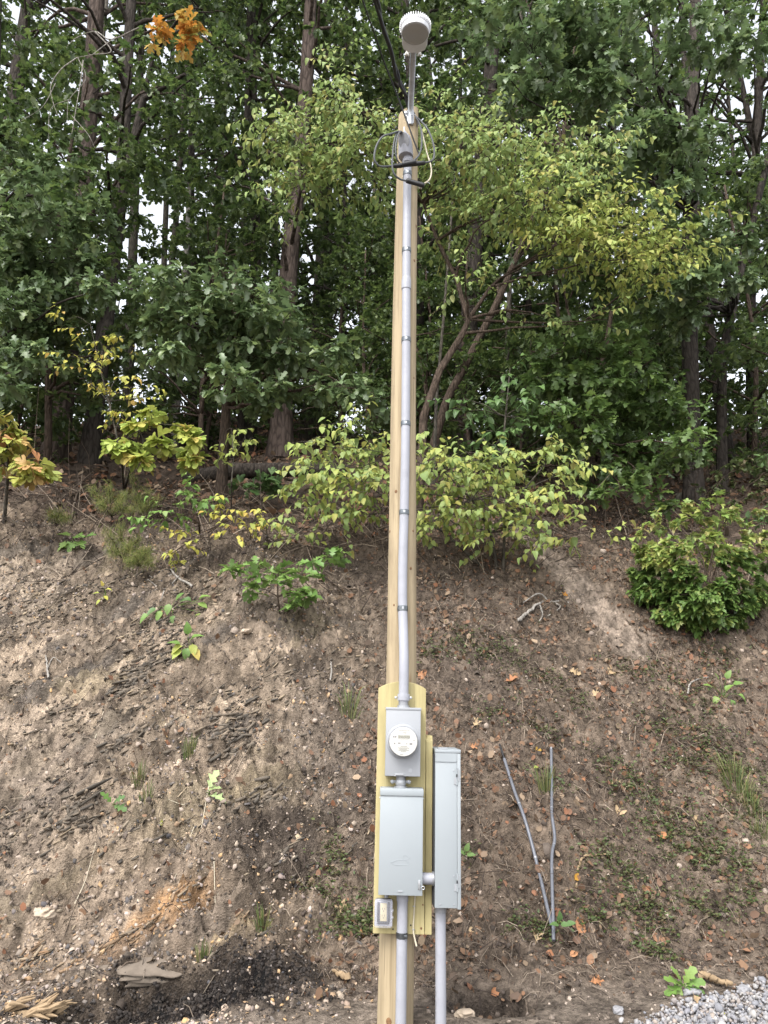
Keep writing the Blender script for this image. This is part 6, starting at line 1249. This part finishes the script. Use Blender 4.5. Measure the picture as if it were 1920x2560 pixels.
plant('sassafras_sapling', 'small shaded sassafras seedling on the woodland floor beyond the crest', 'sapling', None, b_, [(limb(b_, c), lerp_r(0.008, 0.003, 9)) for c in cA], 'bark_mid', [('sass', 'light', LA, sA)], (0.003, 0.0015))
def pine(label, base_v, tips, Y, n=800):
    b_ = GP(*base_v); root = empty('pine_seedling', b_, label, 'seedling'); T = [V(a, c, Y) for a, c in tips]; mb = MB(); Ls = []
    for t in T: mb.tube([Vector(), (t - b_) * 0.5 + Vector((0, 0, 0.03)), t - b_], [0.006, 0.005, 0.003], 5)
    for t in T:
        d = (t - b_); m_ = n // len(T) // 2; s_ = rng.uniform(0.45, 1.05, m_)[:, None]; pos = np.array(b_) + np.array(d) * s_ + rng.normal(size=(m_, 3)) * 0.025; k = unit(rng.normal(size=(m_, 3)) + np.array((0, 0, 0.5)))
        Ls.append((pos - np.array(b_), pos - np.array(b_) + k * rng.uniform(0.05, 0.10, (m_, 1))))
    mb.build('stem', M['bark_mid'], root); o = link_mesh('needles', twig_mesh('needles', Ls, 0.0016, 0.0009), M['needle'], root); prop(o, kind='stuff')
pine('feathery pine seedling with yellow green needles on the crest', (265, 1215), [(230, 1150), (260, 1140), (300, 1165), (320, 1190), (275, 1180), (240, 1190)], 7.9, 2200)
pine('dull pine seedling above the feathery one', (240, 1120), [(200, 1060), (235, 1050), (270, 1070), (290, 1100), (215, 1090), (260, 1090)], 8.3, 2000)
pine('faint pine seedling beside the upright root stem', (120, 1140), [(110, 1110), (130, 1105), (145, 1120)], 8.2, 700)
pine('pine seedling close under the sassafras sapling', (310, 1110), [(290, 1075), (320, 1060), (340, 1080), (310, 1095), (285, 1030)], 8.4, 1400)
pine('low pine seedling nearest the shale ledges', (300, 1235), [(290, 1200), (315, 1195), (330, 1215), (275, 1215)], 7.7, 1000)
# -- burning orange oak twig high over the dark trunks
ot = [(408, 40, 30, 12), (398, 60, 26, 12), (415, 75, 22, 14), (400, 95, 16, 14), (330, 75, 22, 8), (345, 55, 14, 6)]
LA, sA, cA = foliage(rosettes, ot, 8.6, 18, 5, 0.18, 0.15, 0.15, droop=0.25); b_ = V(470, 10, 8.9)

ORANGE = (LA, sA, cA)

# ================================================================== the wood behind
def cluster_crown(n_cl, zlo, zhi, rad, ntw, nl, size, squash=0.45, cr=0.85, taper=True):
    Ls, segs, cs = [], [], []
    for k in range(n_cl):
        z = zlo + (zhi - zlo) * (k + rng.random()) / n_cl; t = (z - zlo) / (zhi - zlo); r = rad * (0.55 + 0.6 * math.sin(math.pi * min(1, 0.15 + 0.8 * t))) * math.sqrt(rng.random() * 0.85 + 0.15); a = rng.uniform(0, 2 * math.pi)
        c = np.array((r * math.cos(a), r * math.sin(a), z)); L, s_ = rosettes(c, (cr, cr, cr * squash), ntw, nl, size, droop=0.3); Ls.append(L); segs.append(s_); cs.append(Vector(c))
    return cat_L(Ls), segs, cs
def tree_proto(h, r, crown, bark, mat, templ, lean=(0, 0), name='forest_tree'):
    L, segs, cs = crown; P = {}
    n = 12; pts = [Vector((lean[0] * t + 0.12 * math.sin(t * 5 + h), lean[1] * t + 0.1 * math.sin(t * 4), h * t - 0.3 * (t == 0))) for t in np.linspace(0, 1, n)]; rad = lerp_r(r, r * 0.35, n); rad[0] *= 1.5
    L = dict(L); t_ = np.clip(L['pos'][:, 2] / h, 0, 1); off = np.stack([lean[0] * t_, lean[1] * t_, 0 * t_], -1); L['pos'] = L['pos'] + off
    mb = MB(); mb.tube(pts, rad, 10)
    for c in cs[::2]:
        j = int(np.clip(c.z / h * n - 1.5, 2, n - 1)); q = limb(pts[j], c + Vector((lean[0] * c.z / h, lean[1] * c.z / h, 0)), -0.05, 6); mb.tube(q, lerp_r(min(0.05, rad[j] * 0.6), 0.01, len(q)), 5)
    me = bpy.data.meshes.new('trunk'); me.from_pydata(mb.v, [], mb.f); me.update(); me.materials.append(M[bark]); me.polygons.foreach_set('use_smooth', np.ones(len(me.polygons), bool))
    P['trunk'] = me; c = leaf_mesh('crown', L, templ); c.materials.append(M[mat]); P['crown'] = c
    return P
def put_tree(P, x, y, rz, sc, label, group, name='forest_tree', tilt=(0, 0), cat='tree'):
    root = empty(name, (x, y, gz(x, y) - 0.05), label, cat, group, (tilt[0], tilt[1], rz)); root.scale = (sc, sc, sc)
    for part, me in P.items():
        o = bpy.data.objects.new(part, me); COL.objects.link(o); o.parent = root
        if part == 'crown': o['kind'] = 'stuff'
    return root
protoA = tree_proto(15, 0.19, cluster_crown(46, 4.0, 15.5, 2.6, 12, 8, 0.17), 'bark_dark', 'far', 'far', (0.3, 0.1))
protoB = tree_proto(16, 0.15, cluster_crown(42, 5.5, 16, 2.4, 13, 8, 0.16), 'bark_grey', 'far', 'far', (-0.5, 0.2))
protoC = tree_proto(13, 0.11, cluster_crown(44, 2.6, 13, 2.2, 13, 8, 0.15), 'bark_dark', 'oak', 'lobe', (0.6, -0.2))
protoD = tree_proto(5.5, 0.05, cluster_crown(34, 0.9, 5.6, 1.3, 12, 8, 0.15, 0.4, 0.6), 'bark_mid', 'far', 'lobe', (0.2, 0))
protoE = tree_proto(3.2, 0.035, cluster_crown(26, 0.3, 3.2, 1.1, 12, 7, 0.13, 0.45, 0.5), 'bark_mid', 'far', 'lobe', (0.1, 0.1))
# trunks one can follow in the photograph
def forest_trunk(label, view_pts, w0, w1, Y, bark, n_cl=34, zlo=5.5, zhi=15, rad=2.4, name='forest_tree', extra=5, mat='far', lf=0.17, leaves=True, forks=()):
    t = trunk_line(view_pts, w0, w1, Y, extra); base_ = t[0][0]; tr = [t] + list(forks); root = empty(name, base_, label, 'tree', None)
    if leaves:
        Ls, segs, cs = cluster_crown(int(n_cl * 1.25), zlo * 0.6, zhi, rad, 12, 8, lf); ax = [(p.z - base_.z, p.x - base_.x, p.y - base_.y) for p in t[0]]
        zz = [a[0] for a in ax]; dx = np.interp(Ls['pos'][:, 2], zz, [a[1] for a in ax]); dy = np.interp(Ls['pos'][:, 2], zz, [a[2] for a in ax]); Ls['pos'] = Ls['pos'] + np.stack([dx, dy, 0 * dx], -1)
        for c in cs[::2]:
            b2 = base_ + c + Vector((float(np.interp(c.z, zz, [a[1] for a in ax])), float(np.interp(c.z, zz, [a[2] for a in ax])), 0)); j = int(np.argmin([abs(p.z - b2.z + 0.6) for p in t[0]])); q = limb(t[0][j], b2, -0.05, 6); tr.append((q, lerp_r(min(0.045, t[1][j] * 0.6), 0.01, len(q))))
        o = link_mesh('crown', leaf_mesh('crown', Ls, 'lobe' if Y < 13.9 else 'far'), M[mat], root); prop(o, kind='stuff')
    stems_part(root, tr, bark, 'trunk', 10); return root, t
forest_trunk('thick leaning pine trunk rising behind the golden sapling', [(120, 985), (140, 800), (165, 560), (180, 400), (200, 130)], 50, 32, 12.5, 'bark_pine', 40, 6.5, 15, 2.6)
fk = V(262, 230, 12.0)
rF, tF = forest_trunk('dark fork-trunked oak beside the thick leaning pine', [(195, 985), (215, 800), (240, 600), (262, 400), (272, 200), (280, 60)], 36, 20, 12.0, 'bark_dark', 36, 6.5, 15, 2.4, forks=[([V(262, 420, 12.0), V(290, 300, 12.0), V(310, 215, 12.0), V(350, 190, 11.9), V(400, 160, 11.5)], [0.10, 0.08, 0.065, 0.05, 0.03]), ([V(310, 215, 12.0), V(330, 120, 11.9), V(400, 20, 11.0)], [0.05, 0.04, 0.02]), ([V(380, 70, 11.2), V(395, 60, 9.8), V(400, 65, 8.7)], [0.02, 0.014, 0.006])])
put_leaves(rF, ORANGE[0], 'oak', 'fire', 300)
def bough(root, label, paths, Y, r0, mat):
    o = stems_part(root, [(bez([V(x, y, Y + 0.05 * k) for k, (x, y) in enumerate(p)], 8 * len(p)), lerp_r(r0 * f, r0 * f * 0.35, (8 * len(p)) // (len(p) - 1) * (len(p) - 1) + 1)) for p, f in paths], mat, 'dead_bough', 6); o['label'] = label
bough(rF, 'bare bough of pale curling twigs', [([(300, 60), (240, 85), (205, 68), (165, 82), (145, 100)], 1.0), ([(168, 124), (132, 150), (110, 185), (113, 215), (125, 250)], 0.8), ([(205, 68), (240, 110), (200, 118), (168, 124)], 0.9), ([(180, 130), (172, 190), (165, 230), (155, 290)], 0.7), ([(120, 180), (92, 230), (45, 262)], 0.6), ([(168, 124), (185, 170), (150, 215), (145, 260)], 0.6), ([(150, 215), (110, 235), (105, 300)], 0.5), ([(155, 250), (190, 290), (205, 320)], 0.5), ([(200, 118), (250, 80), (248, 95)], 0.5)], 9.0, 0.012, 'bark_pale')
forest_trunk('straight scaly pine trunk standing left of the pole above the shaded log', [(607, 965), (612, 800), (622, 600), (640, 420), (660, 200), (668, 60)], 44, 26, 13.8, 'bark_pine', 40, 7.5, 16, 2.6)
forest_trunk('grey trunk in the bright gap beside the white snag', [(270, 960), (278, 800), (285, 600), (292, 400), (300, 200)], 22, 16, 16, 'bark_grey', 30, 13, 17, 2.2)
forest_trunk('dark twin trunk left of the scaly pine', [(540, 960), (545, 780), (552, 560), (548, 380), (545, 150)], 26, 18, 15.5, 'bark_dark', 30, 8, 16, 2.2)
forest_trunk('slim trunk hard against the dark twin trunk', [(520, 960), (523, 780), (527, 560), (530, 380), (535, 150)], 14, 10, 15.2, 'bark_dark', 24, 8, 15, 2.0)
forest_trunk('thin trunk in the bright gap, farther off', [(350, 950), (352, 700), (356, 520), (365, 300)], 14, 10, 19, 'bark_grey', 26, 13, 17, 2.0)
forest_trunk('thin bent trunk next to the white snag', [(372, 950), (374, 700), (372, 560), (380, 480), (392, 300)], 16, 10, 18, 'bark_grey', 26, 13, 17, 2.0)
forest_trunk('white dead snag glowing between the dark trunks', [(382, 905), (388, 800), (398, 620), (405, 500), (408, 420)], 13, 9, 15, 'bark_pale', leaves=False, name='dead_snag', extra=0.3)
forest_trunk('dim tall trunk running behind the lamp wire', [(415, 940), (415, 700), (412, 400), (418, 150)], 18, 14, 17, 'bark_dark', 30, 7, 17, 2.4)
forest_trunk('stout dark trunk behind the leaning brown stems right of the pole', [(995, 960), (1000, 820), (1020, 620), (1035, 400), (1060, 150)], 42, 28, 13.5, 'bark_dark', 40, 7.5, 16, 2.6)
forest_trunk('red brown leaning stem crossing the stout dark trunk', [(915, 985), (960, 880), (1000, 800), (1040, 720), (1080, 640), (1130, 520)], 20, 12, 11.2, 'bark_mid', 20, 6.5, 11, 1.8, extra=2)
forest_trunk('straight thin pale stem just right of the pole', [(935, 985), (942, 880), (950, 780), (958, 690), (965, 600)], 8, 5, 10.6, 'bark_grey', leaves=False, extra=2, name='bare_stem')
forest_trunk('slim grey stem behind the light green sapling', [(1080, 960), (1085, 860), (1095, 760), (1100, 640), (1110, 400)], 13, 9, 13, 'bark_grey', 24, 7, 14, 2.0)
forest_trunk('dark stem behind the broad oak', [(1130, 960), (1135, 840), (1140, 700), (1150, 500)], 18, 12, 15, 'bark_dark', 30, 6, 15, 2.4)
forest_trunk('faint trunk rising through the broad oak', [(1300, 960), (1305, 800), (1310, 600), (1320, 300)], 22, 15, 15, 'bark_dark', 34, 6, 16, 2.6)
forest_trunk('shadowed trunk near the frame edge behind the slim oak', [(1620, 960), (1622, 800), (1625, 500), (1640, 200)], 22, 15, 15, 'bark_dark', 40, 4, 16, 2.8)
forest_trunk('slim straight stem between the pole and the scaly pine', [(735, 960), (738, 760), (742, 560), (745, 300)], 12, 8, 16, 'bark_dark', 28, 6, 15, 2.2)
forest_trunk('second slim stem close left of the pole', [(812, 960), (812, 800), (815, 600), (822, 300)], 12, 9, 17, 'bark_dark', 28, 6, 15, 2.2)
lg = V(560, 985, 11.6); lg.z = gz(lg.x, 11.6) + 0.12
lo = MB().tube([Vector((-1.2, 0.2, -0.05)), Vector((-0.4, 0, 0.02)), Vector((0.5, -0.1, 0)), Vector((1.4, 0.1, 0.05))], [0.12, 0.125, 0.115, 0.10], 12).build('fallen_log', M['bark_dark'], None, True, 60); lo.location = lg; prop(lo, 'dark fallen log in the shade below the scaly pine', 'log')
def mid(vx, Y): return V(vx, 900, Y).x
BACK = [(-7.5, 13), (-4.6, 20), (-2.9, 22), (-1.2, 19.5), (0.4, 21), (1.9, 18), (3.4, 20), (5.0, 17), (6.4, 14), (7.8, 19), (-8.5, 19), (9.2, 15.5), (2.4, 24), (-0.6, 25), (5.6, 23), (-3.9, 26), (-10, 15), (11, 20), (0.9, 15.5), (-2.0, 16.8), (4.1, 14.5)]
for k, (x, y) in enumerate(BACK):
    P = (protoA, protoB, protoC)[k % 3]; put_tree(P, x + rng.uniform(-0.4, 0.4), y, rng.uniform(0, 6.28), rng.uniform(0.9, 1.15), 'slender tree standing deep in the shaded wood', 'trees deep in the wood')
UND = [(-6.2, 11.5), (-3.6, 14.2), (-1.6, 14), (-0.4, 13.2), (0.5, 12.2), (1.6, 13), (2.6, 12), (3.6, 13.2), (4.6, 12.4), (6.6, 12.8), (-2.6, 17.5), (1.2, 17), (3.0, 16.2), (5.2, 15.6), (-7.2, 14.6), (0.2, 18.5), (-1.0, 17), (-5.0, 10.8), (3.2, 10.9), (-6.4, 10.2), (2.0, 11.2), (1.0, 14.2), (2.2, 14.8), (-3.0, 13), (-4.2, 15), (3.9, 17.5), (6.2, 10.9), (-6.0, 13.4), (-7.0, 12.4), (-8.2, 13.6), (-6.6, 17.8), (-8.6, 16.4), (-7.6, 19), (-4.8, 18.6), (-3.4, 19.4), (-9.6, 14.8), (7.4, 12.0), (8.2, 14), (7.0, 16), (9.4, 17), (6.0, 18.4), (8.4, 20), (4.6, 19.6), (2.0, 20), (-1.6, 20.6), (0.6, 20.4), (7.6, 10.6), (-5.2, 21), (3.4, 22), (-2.4, 22.4), (4.2, 15.2), (5.4, 13.8), (3.2, 18), (6.2, 15), (1.6, 15.8), (0.2, 16), (5.0, 17.2), (2.4, 17.4), (6.8, 18), (-0.8, 15.4)]
for k, (x, y) in enumerate(UND):
    put_tree(protoD if k % 2 else protoE, x + rng.uniform(-0.3, 0.3), y, rng.uniform(0, 6.28), rng.uniform(0.8, 1.2), 'leafy understory sapling in the shade of the wood', 'saplings in the shaded understory', 'understory_sapling', cat='sapling')
# distant wooded slope that reads as one mass
Ls = []
for k in range(90):
    x, y = rng.uniform(-30, 30), rng.uniform(28, 42); z = gz(x, y) + rng.uniform(0.5, 9) ; L, s_ = rosettes((x, y, z), (2.0, 2.0, 1.3), 22, 7, 0.36, droop=0.2); Ls.append(L)
o = link_mesh('distant_woods', leaf_mesh('distant_woods', cat_L(Ls), 'far'), M['far']); prop(o, 'distant woodland foliage seen through the trunks', 'woods', kind='stuff')
